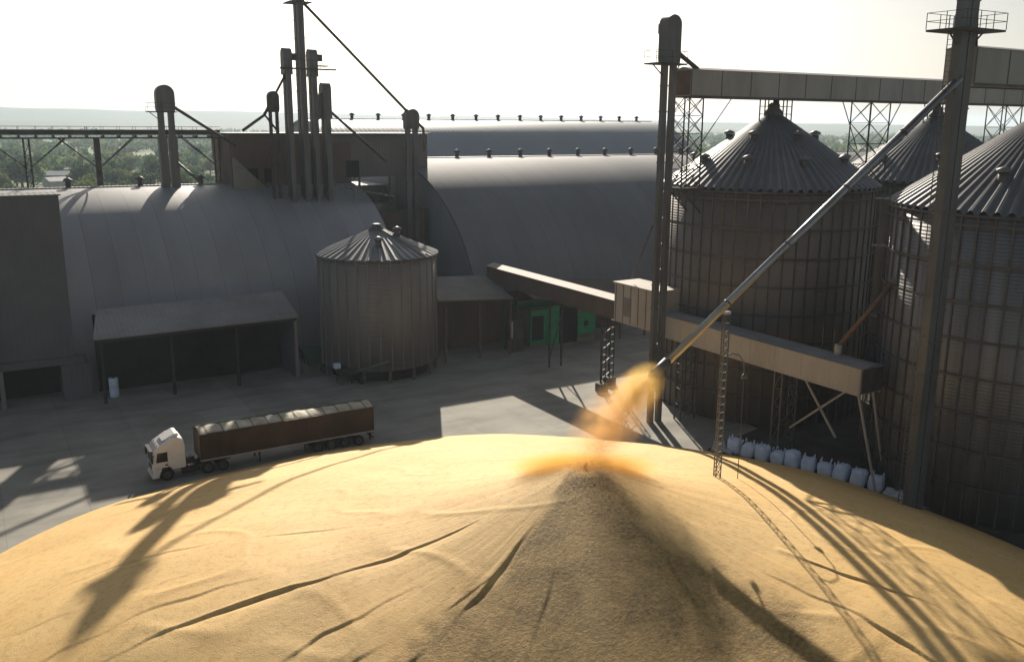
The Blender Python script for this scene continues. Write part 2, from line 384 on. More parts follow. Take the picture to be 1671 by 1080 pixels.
def heap():
    NR = 260
    TH = [TOWARD - R(112) + R(224)*k/1150 for k in range(1150)] + [TOWARD + R(112) + R(136)*k/230 for k in range(230)]
    NT = len(TH)
    RBS = [base_r(a) for a in TH]
    vs = []; ch = []
    vs.append((PK[0], PK[1], heap_z(.01, 0)))
    ch.append(.35)
    for i in range(1, NR+1):
        u = i/NR
        for k in range(NT):
            th = TH[k]; rb = RBS[k]
            r = rb*(.35*u + .65*u*u) if u < 1 else rb
            z = heap_z(r, th, True, rb) if i < NR else -.05
            if i == NR-1: z = max(z, .05)
            x, y = PK[0]+r*math.cos(th), PK[1]+r*math.sin(th)
            vs.append((x, y, z))
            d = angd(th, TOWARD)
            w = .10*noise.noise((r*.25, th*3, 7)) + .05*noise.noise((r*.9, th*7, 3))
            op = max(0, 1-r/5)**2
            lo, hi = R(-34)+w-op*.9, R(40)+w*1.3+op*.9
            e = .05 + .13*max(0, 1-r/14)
            c = min(1, max(0, (d-lo)/e))*min(1, max(0, (hi-d)/(e*2.2)))  # fan mask: brown husk together with the painted shade
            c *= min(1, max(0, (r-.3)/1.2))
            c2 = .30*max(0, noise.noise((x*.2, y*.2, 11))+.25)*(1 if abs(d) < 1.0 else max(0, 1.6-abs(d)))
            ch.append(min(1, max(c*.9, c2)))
    fs = [(0, 1+k, 1+(k+1) % NT) for k in range(NT)]
    for i in range(NR-1):
        o, p = 1+i*NT, 1+(i+1)*NT
        for k in range(NT):
            k2 = (k+1) % NT
            fs.append((o+k, p+k, p+k2, o+k2))
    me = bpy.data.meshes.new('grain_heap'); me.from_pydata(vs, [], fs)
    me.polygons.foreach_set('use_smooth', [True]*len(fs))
    at = me.attributes.new('chaff_shade', 'FLOAT', 'POINT'); at.data.foreach_set('value', ch)
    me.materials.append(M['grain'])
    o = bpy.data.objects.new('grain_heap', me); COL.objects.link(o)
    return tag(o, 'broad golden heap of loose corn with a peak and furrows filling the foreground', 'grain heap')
heap()
def heap_at(x, y):
    dx, dy = x-PK[0], y-PK[1]
    th = math.atan2(dy, dx); r = math.hypot(dx, dy)
    return max(0.02, heap_z(r, th)) if r < base_r(th) else .02

# ------------------------------------------------------------------ vaulted warehouses
def vault_pts(yc, A, H, n=36, e=0.0):
    return [(yc - (A+e)*math.cos(math.pi*k/n), max(0, (H+e)*math.sin(math.pi*k/n))) for k in range(n+1)]
def warehouse(label, x0, x1, yc, A, H, m, mend, vents, band=None):
    t = thing('arched_warehouse', ((x0+x1)/2, yc, 0), label, 'warehouse', None)
    pts = vault_pts(yc, A, H); n = len(pts)
    b = MB(); nx = max(2, int((x1-x0)/8))
    vs = []
    for i in range(nx+1):
        x = x0 + (x1-x0)*i/nx
        vs += [(x, u, v) for u, v in pts]
    b.add(vs, [(i*n+k, (i+1)*n+k, (i+1)*n+k+1, i*n+k+1) for i in range(nx) for k in range(n-1)], True)
    # turned-down edge flashing gives the sheet a thickness at its ends
    for x, d in ((x0, .35), (x1, -.35)):
        inn = vault_pts(yc, A, H, e=-.35)
        vs = [(x-.02*(1 if d > 0 else -1), u, v) for u, v in pts] + [(x, u, v) for u, v in inn]
        b.add(vs, [(k, k+1, n+k+1, n+k) for k in range(n-1)])
    b.build('roof', m, t)
    for x in (x0+.4, x1-.4):
        e = MB(); ip = vault_pts(yc, A, H, e=-.2)
        e.add([(x, u, v) for u, v in ip], [tuple(range(n))]); e.build('end_wall', mend, t)
    rc = MB(); rc.box(x0+.3, x1-.3, yc-.5, yc+.5, H-.05, H+.14); rc.build('ridge_cap', M['roofgrey'], t)
    for x in vents:
        v = MB(); v.lathe((x, yc, H-.1), [(.34, 0), (.34, .95), (.6, 1.0), (.6, 1.18), (.12, 1.5)], 12)
        v.build('roof_vent', M['rib'], t)
    return t
warehouse('long grey vaulted warehouse at left with a sunlit roof strip under the post-borne conveyor', -34, 51, 135, 22.5, 21.35, M['vault'], M['vault_end'], [12.2, 21.2, 29.3])
warehouse('wide blue-grey vaulted warehouse in the middle with its sunlit ridge below the farthest roof', 61, 205, 141, 31, 24.35, M['vault_mid'], M['vault_end'],
          [61, 67.3, 73.5, 79.8, 86.2, 92.4, 98.7, 104.9, 111.1, 117.3, 123.5])
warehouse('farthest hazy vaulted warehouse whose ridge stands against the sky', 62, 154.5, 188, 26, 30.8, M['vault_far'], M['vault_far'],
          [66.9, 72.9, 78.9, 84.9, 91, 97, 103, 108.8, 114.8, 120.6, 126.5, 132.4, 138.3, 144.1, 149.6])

# dark loading hall at the left edge
def loading_hall():
    t = thing('loading_hall', (-8, 110, 0), 'dark clad loading hall at the left edge with an open drive-through below', 'building')
    b = MB(); b.box(-30, 8.7, 107.9, 111.8, 4.4, 22.34); b.build('wall', M['hall'], t)
    r = MB(); r.box(-30.2, 8.9, 107.7, 112.0, 22.35, 22.5); r.build('roof', M['hall'], t)
    b = MB(); b.box(-30, 9.6, 107.4, 107.88, 4.1, 4.9); b.build('lintel', M['hall'], t)
    for x in (-8, 1.4):
        p = MB(); p.box(x-.22, x+.22, 107.3, 107.75, 0, 4.1); p.build('post', M['wallgrey'], t)
    w = MB(); w.box(7.2, 10.1, 107.2, 111.9, 0, 4.09); w.build('side_wall', M['hall'], t)
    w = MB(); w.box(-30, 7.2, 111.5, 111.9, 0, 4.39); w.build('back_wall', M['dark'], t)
loading_hall()

def canopy():
    t = thing('loading_canopy', (21, 106.5, 0), 'low canopy with a pale sloping roof over dark bays before the left warehouse', 'canopy')
    r = MB()
    P = [(10.3, 104, 7.35), (32.8, 104, 7.55), (32.8, 110.2, 9.6), (11.5, 110.2, 9.35)]
    r.add(P + [(x, y, z-.18) for x, y, z in P], [(0,1,2,3), (7,6,5,4), (0,4,5,1), (1,5,6,2), (2,6,7,3), (3,7,4,0)])
    r.build('roof', M['roofgrey'], t)
    f = MB(); f.bar((10.6, 104.15, 7.0), (32.6, 104.15, 7.2), .18, .35); f.build('eave_beam', M['chassis'], t)
    for x in (11, 18.2, 25.4, 32.4):
        p = MB(); p.box(x-.16, x+.16, 104.0, 104.3, 0, 7.0); p.build('post', M['wallgrey'] if x > 30 else M['chassis'], t)
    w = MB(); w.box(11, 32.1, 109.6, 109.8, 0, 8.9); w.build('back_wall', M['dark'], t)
    w = MB(); w.box(32.2, 32.5, 104.4, 110.2, 0, 7.3); w.build('end_wall', M['hall'], t)
canopy()

# stored things under the canopy and by the small silo
d = thing('storage_drum', (12.2, 106.6, 0), 'pale drum stack standing by the canopy corner at left', 'drum')
q = MB(); q.lathe((12.2, 106.6, .0), [(.45, 0), (.5, .06), (.5, 1.0), (.46, 1.08)], 18); q.build('lower_drum', M['bag'], d)
q = MB(); q.lathe((12.2, 106.6, 1.1), [(.45, 0), (.5, .06), (.5, 1.0), (.46, 1.08)], 18); q.build('upper_drum', M['bag'], d)
q = MB(); q.lathe((12.2, 106.6, 2.19), [(.2, 0), (.2, .08), (.05, .12)], 12); q.build('lid', M['rib'], d)

def machine():
    t = thing('grain_auger', (37, 99, 0), 'small dark auger with a raised hopper parked beside the small round silo', 'machine')
    h = MB(); h.prism([(35.4, 1.9), (37.4, 1.9), (36.8, .8), (36.0, .8)], 'y', 98.2, 99.8); h.build('hopper', M['chassis'], t)
    a = MB(); a.tube((36.4, 99, .9), (40.2, 94.5, 3.2), .2); a.build('auger_tube', M['steel'], t)
    f = MB()
    for x in (35.7, 37.1):
        for y in (98.4, 99.6): f.bar((x, y, 0), (x, y, 1.5), .09)
    f.build('frame', M['darksteel'], t)
    for y in (97.6, 100.3):
        w = MB(); w.tube((38, y-.1, .38), (38, y+.1, .38), .38, n=16); w.build('wheel', M['rubber'], t)
    m = MB(); m.box(35.2, 35.9, 98.7, 99.4, 1.95, 2.5); m.build('motor', M['bag'], t)
machine()

# ------------------------------------------------------------------ headhouse over the vault junction
def headhouse():
    t = thing('headhouse', (47, 137, 20), 'rusty brown headhouse bridging the vaulted roofs behind the cluster of elevator legs', 'building')
    a = MB(); a.box(33, 50.8, 132, 142, 19.4, 27.2); a.build('lower_wall', M['brown'], t)
    a = MB(); a.box(32.8, 47.2, 131.6, 142.2, 24.5, 28.4); a.build('upper_wall', M['brown'], t)
    a = MB(); a.box(47.2, 63.6, 132.1, 142, 22.0, 28.3); a.build('right_wing', M['greyclad'], t)
    r = MB(); r.box(32.4, 63.9, 131.2, 142.6, 28.41, 28.56); r.build('roof', M['darksteel'], t)
    r = MB(); r.box(50, 52.1, 131.98, 133, 22.05, 24.5); r.build('door', M['dark'], t)
    for x in (52.2, 57.2, 58.4, 60.4):
        p = MB(); p.box(x-.14, x+.14, 132.2, 132.5, 17.4, 22.0); p.build('post', M['redlead'], t)
    for x0, x1 in ((35.2, 36.7), (37.6, 38.6)):
        w = MB(); w.box(x0, x1, 131.94, 132.02, 21.6, 23.6); w.build('window', M['dark'], t)
    g_ = MB(); g_.prism([(33, 25.2), (33, 19.7), (38.6, 19.7)], 'y', 130.2, 131.5); g_.build('hopper_wall', M['wallgrey'], t)
    return t
headhouse()
def link_house():
    t = thing('link_building', (55, 120, 0), 'dark brown low building filling the gap between the two vaulted warehouses', 'building')
    b = MB(); b.box(51.1, 60.2, 126, 150, 0, 17.2); b.build('wall', M['brown'], t)
    b = MB(); b.box(51.05, 60.4, 125.7, 150.4, 17.2, 17.4); b.build('roof', M['darksteel'], t)
link_house()
t = thing('added_bright_roof', (56, 147, 17), 'flat white roof added to brighten the gap under the headhouse', 'building')  # added white top, put in to show as light in the gap
q = MB(); q.box(51.2, 60.8, 142.7, 152, 17.41, 19.9); q.build('wall', M['wallgrey'], t)
q = MB(); q.box(51.15, 60.9, 142.65, 152.1, 19.9, 20.05); q.build('roof', M['white'], t)
def walkway():
    t = thing('roof_walkway', (48, 126, 20), 'narrow sunlit-edged stair walkway stepping down in front of the headhouse', 'walkway')
    a, b = Vector((44, 125.8, 21.5)), Vector((54.8, 125.2, 19.4))
    w = MB(); w.bar(a, b, .9, .1); w.build('tread_deck', M['steel'], t)
    r = MB()
    for yy in (-.42, .42):
        o = Vector((0, yy, 0))
        r.bar(a+o+Vector((0,0,1)), b+o+Vector((0,0,1)), .05); r.bar(a+o+Vector((0,0,.55)), b+o+Vector((0,0,.55)), .04)
        for k in range(13): p = a.lerp(b, k/12)+o; r.bar(p, p+Vector((0,0,1)), .05)
    r.build('railing', M['steel'], t)
    s = MB()
    for k in range(10):
        p = a.lerp(b, .15+.8*k/9); s.box(p.x-.28, p.x+.28, p.y-.4, p.y+.4, p.z+.06, p.z+.16)
    s.build('steps', M['pipe'], t)
    l = MB()
    for k in (1, 5, 9, 12):
        p = a.lerp(b, k/12)
        l.bar((p.x, p.y, p.z-.05), (p.x, p.y, 17.4 if p.x > 50.6 else 18.6), .1)
    l.build('support_post', M['redlead'], t)
walkway()

# ------------------------------------------------------------------ left conveyor on posts along the ridge
def left_conveyor():
    t = thing('conveyor_gallery', (8, 137, 21), 'long dark conveyor bridge on braced posts running over the left warehouse ridge', 'conveyor')
    d_ = MB(); d_.box(-40, 32.7, 136.2, 138, 28.25, 28.95); d_.build('belt_casing', M['darksteel'], t)
    e = MB(); e.box(-40, 32.7, 136.0, 136.15, 27.75, 27.92); e.box(-40, 32.7, 138.05, 138.2, 27.75, 27.92)
    for k in range(36): x = -39.6+2.03*k; e.box(x-.12, x+.12, 135.95, 138.25, 27.93, 28.2)
    e.build('deck_frame', M['darksteel'], t)
    r = MB()
    for y in (135.95, 138.25):
        r.bar((-40, y, 29.35), (32.7, y, 29.35), .05)
        for k in range(36): x = -39.6+2.03*k; r.bar((x, y, 27.95), (x, y, 29.35), .05)
    r.build('railing', M['darksteel'], t)
    for i, x in enumerate((-26.2, -17.4, -8.9, -.4, 7.9, 16.4, 32.3)):
        p = MB()
        if i % 2: p.box(x-.38, x+.38, 136.9, 137.4, 15, 27.74)
        else:
            p.bar((x-.33, 137.1, 15), (x-.33, 137.1, 27.74), .22); p.bar((x+.33, 137.1, 15), (x+.33, 137.1, 27.74), .22)
            for k in range(7): p.bar((x-.33, 137.1, 16+k*1.6), (x+.33, 137.1, 17.6+k*1.6), .08)
        p.build('post', M['darksteel'], t)
        b = MB()
        for sx in (-1, 1):
            if x > 30 and sx > 0: continue
            for y in (136.2, 137.9):
                b.bar((x+sx*.3, 137.1, 24.0), (x+sx*4.6, y, 27.74), .13)
        b.build('brace', M['darksteel'], t)
left_conveyor()

# ------------------------------------------------------------------ bucket elevators
def elevator(label, x, y, zb, zt, w=.62, gap=.45, along='x', head=(2.0, 3.4, 1.1), plat=None, motor=True, m='steel',
             group='bucket elevators', ladder=0, wide=None):
    t = thing('bucket_elevator', (x, y, zb), label, 'elevator', group)
    hw, hh, ht = head
    zc = zt - hw/2                                # centre of the rounded head
    def P(u, v, z): return (x+u, y+v, z) if along == 'x' else (x+v, y+u, z)
    off = (w+gap)/2
    for s in (-1, 1):
        b = MB(); 
        p0, p1 = P(s*off-w/2, -w*.42, zb), P(s*off+w/2, w*.42, zt-hh)
        b.box(min(p0[0],p1[0]), max(p0[0],p1[0]), min(p0[1],p1[1]), max(p0[1],p1[1]), zb, zt-hh+.05)
        k = zb + 2.4
        while k < zt-hh-.5:                       # flange joints of the trunking
            e = .05
            b.box(min(p0[0],p1[0])-e, max(p0[0],p1[0])+e, min(p0[1],p1[1])-e, max(p0[1],p1[1])+e, k, k+.1); k += 2.4
        if wide:
            e = .28
            b.box(min(p0[0],p1[0])-e*.5, max(p0[0],p1[0])+e*.5, min(p0[1],p1[1])-e, max(p0[1],p1[1])+e, wide[0], wide[1])
        b.build('leg', M[m], t)
    pts = [(-hw/2, zt-hh), (hw/2, zt-hh)]
    n = 14
    pts += [(hw/2*math.cos(math.pi*k/n), zc+hw/2*math.sin(math.pi*k/n)) for k in range(n+1)]
    pts = [(off*-1-w/2, zt-hh-.5), (off+w/2, zt-hh-.5)] + pts[1:] + [(-hw/2, zt-hh)]
    # outline starts at the throat, flares, then rounds over the pulley
    h = MB()
    if along == 'x': h.prism([(x+u, v) for u, v in pts], 'y', y-ht/2, y+ht/2)
    else: h.prism([(y+u, v) for u, v in pts], 'x', x-ht/2, x+ht/2)
    ho = h.build('head', M[m], t, bevel=.05)
    if motor:
        mm = MB(); c = P(.1, ht/2+.45, zc-.3)
        mm.box(c[0]-.4, c[0]+.4, c[1]-.35, c[1]+.35, zc-.75, zc+.15); mm.build('motor', M['darksteel'], ho)
    if plat:
        z, l0, l1, dep = plat
        pf = MB(); a0, a1 = P(l0, -dep, 0), P(l1, dep, 0)
        X0, X1, Y0, Y1 = min(a0[0],a1[0]), max(a0[0],a1[0]), min(a0[1],a1[1]), max(a0[1],a1[1])
        pf.box(X0, X1, Y0, Y1, z-.14, z)
        for s in (-1, 1):
            pf.bar(P(s*off, 0, z-1.3), P(l0*.85 if s < 0 else l1*.85, 0, z-.14), .09)
        po = pf.build('platform', M['darksteel'], t)
        rl = MB()
        for (u0, v0, u1, v1) in ((X0,Y0,X1,Y0), (X1,Y0,X1,Y1), (X1,Y1,X0,Y1), (X0,Y1,X0,Y0)):
            for hz in (.55, 1.1): rl.bar((u0,v0,z+hz), (u1,v1,z+hz), .035)
            k = max(1, int(math.hypot(u1-u0, v1-v0)/1.3))
            for i in range(k+1): f = i/k; rl.bar((u0+(u1-u0)*f, v0+(v1-v0)*f, z), (u0+(u1-u0)*f, v0+(v1-v0)*f, z+1.1), .04)
        rl.build('railing', M['darksteel'], po)
    if ladder:
        ld = MB(); u = -off-w/2-.75*ladder
        for v in (-.2, .2): ld.bar(P(u, v, zb+.5), P(u, v, (plat[0] if plat else zt-hh)+.9), .05)
        z = zb+.8
        while z < (plat[0] if plat else zt-hh): ld.bar(P(u, -.2, z), P(u, .2, z), .03); z += .35
        z = zb+3
        while z < (plat[0] if plat else zt-hh): ld.bar(P(u, 0, z), P(-off-w/2, 0, z), .05); z += 3
        ld.build('ladder', M['steel'], t)
    return t
def spout(t, name, pts, r, m='steel', n=12):
    b = MB()
    for p, q in zip(pts, pts[1:]): b.tube(p, q, r, n=n)
    return b.build(name, M[m], t)

e = elevator('two-legged elevator with a round hood rising through the left conveyor bridge', 24.9, 133.2, 15, 34.9, .78, .55, 'x', (2.4, 3.1, 1.6), (31.4, -2.4, 1.3, .9), wide=(15, 28.2))
spout(e, 'spout', [(26.1, 132.9, 31.9), (33.6, 131.2, 26.8)], .22, 'darksteel'); spout(e, 'spout', [(25.8, 132.4, 24.6), (28.2, 129.5, 21.9)], .18)
e = elevator('slim elevator at the left of the cluster, its hood level with the walkway end', 39.7, 126, 10, 39.9, .75, .4, 'y', (1.7, 3.0, 1.15), None)
spout(e, 'spout', [(39.5, 126, 36.4), (37.9, 126.2, 33.6)], .16, 'darksteel')
e = elevator('tallest elevator mast of the cluster, topped by a platform at the picture edge', 41.75, 126.2, 10, 48.3, .9, .35, 'y', (1.5, 2.0, 1.25), (45.9, -1.3, 2.0, 1.5))
e = elevator('slim elevator right of the tallest mast, with a stub platform', 43.3, 126, 10, 39.9, .75, .4, 'y', (1.7, 3.2, 1.15), None)
pp = MB(); pp.box(43.9, 45.4, 125.5, 126.6, 37.6, 37.75); pp.build('platform', M['darksteel'], e)
e = elevator('shorter elevator with a bulky hood at the right of the cluster', 45, 126, 10, 35.5, .85, .4, 'y', (1.9, 4.4, 1.2), None, motor=False)
ch = MB(); ch.prism([(43.9, 33.8), (44.5, 34.2), (44.5, 31.2), (43.9, 30.4)], 'y', 125.6, 126.5); ch.build('chute_box', M['steel'], e)
spout(e, 'spout', [(45.6, 125.8, 31.6), (53.2, 124.0, 24.6)], .2, 'darksteel')
e = elevator('small elevator with a squat hood low at the left edge of the cluster', 37.7, 126.4, 18, 34.2, .4, .5, 'x', (1.5, 2.3, 1.0), None, m='darksteel')
spout(e, 'spout', [(37.9, 126.2, 33.6), (36.4, 126.4, 31.0), (33.4, 126.6, 28.9)], .2, 'darksteel')
spout(e, 'spout', [(36.5, 126.4, 31), (38.2, 126.4, 28.8)], .14, 'darksteel')
e = elevator('reddish-footed elevator with a round hood at the right end of the headhouse', 58.1, 126, 10, 32.1, .7, .5, 'x', (2.1, 2.4, 1.4), None, m='steel')
spout(e, 'spout', [(59.0, 125.9, 30.2), (60.2, 126.3, 29.3), (60.4, 126.5, 26)], .2, 'redlead')
wk = thing('tie_platform', (42, 126, 37), 'narrow catwalk tying the three tall elevator masts together near their hoods', 'walkway')
q = MB(); q.box(38.4, 46.2, 124.4, 124.9, 37.05, 37.25); q.build('deck', M['darksteel'], wk)
q = MB(); q.bar((38.4, 124.4, 38.3), (46.4, 124.4, 38.3), .05)
for k in range(8): q.bar((38.4+k*1.1, 124.4, 37.2), (38.4+k*1.1, 124.4, 38.3), .04)
q.build('railing', M['darksteel'], wk)
q = MB(); q.bar((40.1, 124.9, 34.2), (41.4, 124.9, 34.2), .08); q.build('brace', M['darksteel'], wk)
lp = thing('grain_spout', (42.5, 125.9, 45.6), 'long thin dark spout descending from the tallest mast to the headhouse end', 'spout', 'grain spouts')
spout(lp, 'pipe', [(42.5, 125.9, 45.7), (57.4, 125.8, 31.7)], .2, 'darksteel')
q = MB(); q.tube((57.2, 125.8, 31.9), (57.7, 125.8, 31.4), .28); q.build('flange', M['darksteel'], lp)

e = elevator('tall twin-legged elevator with a rounded hood at the left end of the upper gallery', 59, 69.5, 0, 40.1, .56, .5, 'x', (1.75, 3.9, 1.3), (35.7, -2.3, 1.5, .9))
spout(e, 'spout', [(59.7, 69.5, 36.9), (63.4, 70.4, 35.4)], .22, 'darksteel'); spout(e, 'spout', [(59.2, 71.2, 20.1), (61.8, 77.5, 13.7)], .09, 'darksteel')
e = elevator('nearest and thickest elevator tower at right with a railed platform, cut by the picture top', 60.5, 40.3, 0, 48, .76, .12, 'x', (2.6, 5.2, 1.7), (36.5, -2.2, 2.3, 1.5), ladder=1)
spout(e, 'spout', [(61.1, 40.4, 39.6), (61.8, 40.6, 37.6), (62.6, 41.3, 35.7)], .24, 'darksteel'); spout(e, 'spout', [(61.3, 40.2, 37.8), (62.9, 41.0, 35.5)], .17, 'darksteel')

# ------------------------------------------------------------------ silos
def silo(label, cx, cy, rad, h, rise, mwall, nrib=76, rings=8, nst=58, vents=(), zb=0, cat='silo', m_roof='siloroof', spread=.0):
    t = thing('grain_silo', (cx, cy, 0), label, cat, 'round steel silos')
    w = MB(); w.lathe((cx, cy, 0), [(rad, zb), (rad, h)], 96); w.build('wall', mwall, t)
    st = MB()
    for k in range(nst):
        a = 2*math.pi*(k+.5)/nst; c, s = math.cos(a), math.sin(a)
        p = [(rad-.02, -.07), (rad+.11, -.07), (rad+.11, .07), (rad-.02, .07)]
        pts = [(cx+u*c-v*s, cy+u*s+v*c) for u, v in p]
        st.prism(pts, 'z', zb, h-.06)
    st.build('stiffeners', mwall if zb else M['rib'], t)
    if zb:
        q = MB(); q.lathe((cx, cy, 0), [(rad-1.2, 0), (rad-1.2, zb)], 48); q.build('plinth', M['dark'], t)
        for k in range(14):
            a = 2*math.pi*k/14; q = MB(); q.box(cx+(rad-.2)*math.cos(a)-.16, cx+(rad-.2)*math.cos(a)+.16, cy+(rad-.2)*math.sin(a)-.16, cy+(rad-.2)*math.sin(a)+.16, 0, zb-.01); q.build('column', M['footing'], t)
    for i in range(rings):
        z = h*(i+1)/(rings+.35) 
        r_ = MB(); n = 72; vs = []
        for (rr, zz) in ((rad+.115, z), (rad+.20, z), (rad+.20, z+.16), (rad+.115, z+.16)):
            for k in range(n): a = 2*math.pi*k/n; vs.append((cx+rr*math.cos(a), cy+rr*math.sin(a), zz))
        r_.add(vs, [(j*n+k, j*n+(k+1) % n, ((j+1) % 4)*n+(k+1) % n, ((j+1) % 4)*n+k) for j in range(4) for k in range(n)])
        r_.build('wind_ring', M['rib'], t)
    # fluted cone of pressed roof sheets
    rf = MB(); n = nrib*4; R1 = rad+.32; R0 = .7; vs = []; steps = 5
    for j in range(steps+1):
        f = j/steps; rr = R1+(R0-R1)*f; zz = h-.10+rise*f
        for k in range(n):
            a = 2*math.pi*k/n; up = (0, .30 if not zb else .13, .30 if not zb else .13, 0)[k % 4]*(1-.7*f)
            vs.append((cx+rr*math.cos(a), cy+rr*math.sin(a), zz+up))
    rf.add(vs, [(j*n+k, j*n+(k+1) % n, (j+1)*n+(k+1) % n, (j+1)*n+k) for j in range(steps) for k in range(n)])
    rf.build('roof', M[m_roof], t)
    ea = MB(); ea.lathe((cx, cy, h-.3), [(rad+.02, 0), (rad+.3, .05), (rad+.3, .2), (rad+.02, .2)], 96); ea.build('eave_ring', M['rib'], t)
    cp = MB(); k_ = .6 if zb else 1; cp.lathe((cx, cy, h+rise-.25), [(.95, 0), (.95, .45*k_), (.62, .75*k_), (.62, 1.2*k_), (.3, 1.35*k_)], 24); cp.build('roof_cap', M['rib'], t)
    for fr, deg in vents:
        a = R(deg); rr = fr*rad; x, y = cx+rr*math.cos(a), cy+rr*math.sin(a); z = h+rise*(1-fr)
        v = MB(); v.lathe((x, y, z-.35), [(.38, 0), (.38, 1.15)], 14); vo = v.build('roof_vent', M['rib'], t)
        v = MB(); v.lathe((x, y, z+.82), [(.55, 0), (.55, .22), (.1, .42)], 14); v.build('vent_cap', M['siloroof'], vo)
    # roof ladder running up one sheet
    ld = MB(); a = R(spread or 195)
    def on(fr, off, up=.32):
        rr = fr*rad; c, s = math.cos(a), math.sin(a)
        return (cx+rr*c-off*s, cy+rr*s+off*c, h+rise*(1-fr)+up)
    for o in (-.32, .32): ld.bar(on(1.0, o), on(.1, o), .06)
    for k in range(38): f = 1-.9*k/37; ld.bar(on(f, -.32), on(f, .32), .05)
    ld.build('roof_ladder', M['steel'], t)
    return t
VA = [(.40, 20+60*k) for k in range(6)] + [(.72, 8+40*k) for k in range(9)]
silo('big round silo at middle right, its dark cone dotted with vents', 75.35, 71.4, 11.2, 23.8, 7.5, M['silo'], vents=VA, spread=208)
silo('nearest big round silo cut by the right picture edge, with streaked ribbed walls', 74.9, 41.6, 11.2, 23.8, 7.5, M['silo_b'], vents=[(.72, 150+40*k) for k in range(4)], spread=150)
silo('round silo at the back whose cone shows between the two big silos', 102.3, 70.6, 11.2, 23.8, 7.5, M['silo'], vents=[(.72, 170+50*k) for k in range(3)], spread=182)
silo('small round silo standing alone in the yard before the vaulted warehouses', 42.7, 103.2, 7.15, 14.7, 2.9, M['silo_c'], nrib=44, rings=0, nst=34, vents=[(.6, 250), (.35, 330)], spread=300, zb=1.5)

def silo_stair():
    t = thing('ladder_tower', (66.2, 48.5, 0), 'dark caged ladder between the two big silos with small landings', 'ladder')
    l = MB(); 
    for y in (50.0, 50.5): l.bar((67.2, y, 0), (67.2, y, 25), .06)
    for k in range(70): l.bar((67.2, 50, .5+k*.35), (67.2, 50.5, .5+k*.35), .03)
    l.build('ladder', M['steel'], t)
    for z in (8, 14, 20, 24):
        p = MB(); p.box(66.5, 68.2, 49.6, 51, z, z+.08); p.build('landing', M['steel'], t)
    c = MB()
    for k in range(24):
        z = 2.5+k*.95
        for j in range(6):
            a0, a1 = R(90+30*j), R(120+30*j)
            c.bar((67.2+.45*math.cos(a0), 50.25+.45*math.sin(a0), z), (67.2+.45*math.cos(a1), 50.25+.45*math.sin(a1), z), .03)
    for j in range(7): a0 = R(90+30*j); c.bar((67.2+.45*math.cos(a0), 50.25+.45*math.sin(a0), 2.45), (67.2+.45*math.cos(a0), 50.25+.45*math.sin(a0), 24.4), .035)
    c.build('cage', M['steel'], t)
silo_stair()

# ------------------------------------------------------------------ upper galleries and their lattice towers
def upper_gallery(label, x0, x1, yc, z0, z1, w):
    t = thing('conveyor_gallery', (x0, yc, z0), label, 'conveyor', 'enclosed conveyor galleries')
    b = MB(); b.box(x0, x1, yc-w/2, yc+w/2, z0, z1); b.build('casing', M['gallery_x'], t)
    r = MB(); r.prism([(yc-w/2-.12, z1), (yc+w/2+.12, z1), (yc, z1+.28)], 'x', x0-.1, x1+.1); r.build('roof', M['roofgrey'], t)
    f = MB()
    for x in [x0+k*4.0 for k in range(int((x1-x0)/4)+1)]:
        f.box(x-.05, x+.05, yc-w/2-.03, yc-w/2+.01, z0+.12, z1-.02)
    f.box(x0, x1, yc-w/2-.05, yc-w/2+.02, z0-.10, z0+.1); f.box(x0, x1, yc+w/2-.02, yc+w/2+.05, z0-.1, z0+.1)
    f.build('frame_strips', M['rib'], t)
    e = MB(); e.box(x0-.06, x0-.003, yc-w/2+.15, yc+w/2-.15, z0+.15, z1-.1); e.build('end_panel', M['redlead'] if yc > 60 else M['gallery_x'], t)
    return t
upper_gallery('long enclosed upper gallery carried over the silo tops from the twin-legged tower', 62.1, 150, 70.9, 32.75, 35.3, 2.4)
upper_gallery('short end of the nearer upper gallery beside the railed tower platform', 62.3, 120, 41.6, 32.95, 35.45, 2.4)
def lattice_tower(label, x, y, hx, hy, z0, z1, n, taper=1.0, w=.11, wb=.06, mat_='darksteel'):
    t = thing('lattice_tower', (x, y, z0), label, 'tower', 'lattice support towers')
    l, b = MB(), MB()
    lattice(l, b, rect(x-hx, x+hx, y-hy, y+hy, z0), rect(x-hx*taper, x+hx*taper, y-hy*taper, y+hy*taper, z1), n, w, wb)
    l.build('legs', M[mat_], t); b.build('bracing', M[mat_], t)
    return t
t = lattice_tower('lattice tower under the left end of the long upper gallery beside the silo roof', 62.75, 70.9, 1.2, 1.0, 23.9, 32.7, 5)
q = MB(); q.box(61.5, 65.2, 69.85, 70.05, 23.6, 23.88); q.box(61.5, 65.2, 71.75, 71.95, 23.6, 23.88); q.box(61.5, 61.7, 70.05, 71.75, 23.6, 23.88); q.bar((61.7, 69.95, 23.6), (64.4, 69.95, 21.2), .14); q.bar((61.7, 71.85, 23.6), (64.4, 71.85, 21.2), .14); q.build('bracket', M['darksteel'], t)
q = MB(); q.bar((65.5, 70.9, 29), (68.6, 70.9, 32.6), .07); q.bar((64.15, 70.9, 27.4), (65.5, 70.9, 29), .07); q.build('stay', M['darksteel'], t)
t = lattice_tower('lattice tower rising behind the middle silo cone to the upper gallery', 90.4, 70.9, 1.7, 1.3, 0, 32.7, 14)
q = MB(); q.bar((88.6, 70.9, 27.5), (85.6, 70.9, 32.6), .08); q.build('stay', M['darksteel'], t)
q = MB(); q.bar((92.2, 70.9, 27.5), (95.6, 70.9, 32.6), .08); q.build('stay', M['darksteel'], t)
t = lattice_tower('heavy cross-braced lattice tower between the far silo cone and the nearest silo', 89.3, 41.6, 1.6, 1.3, 0, 32.9, 12)
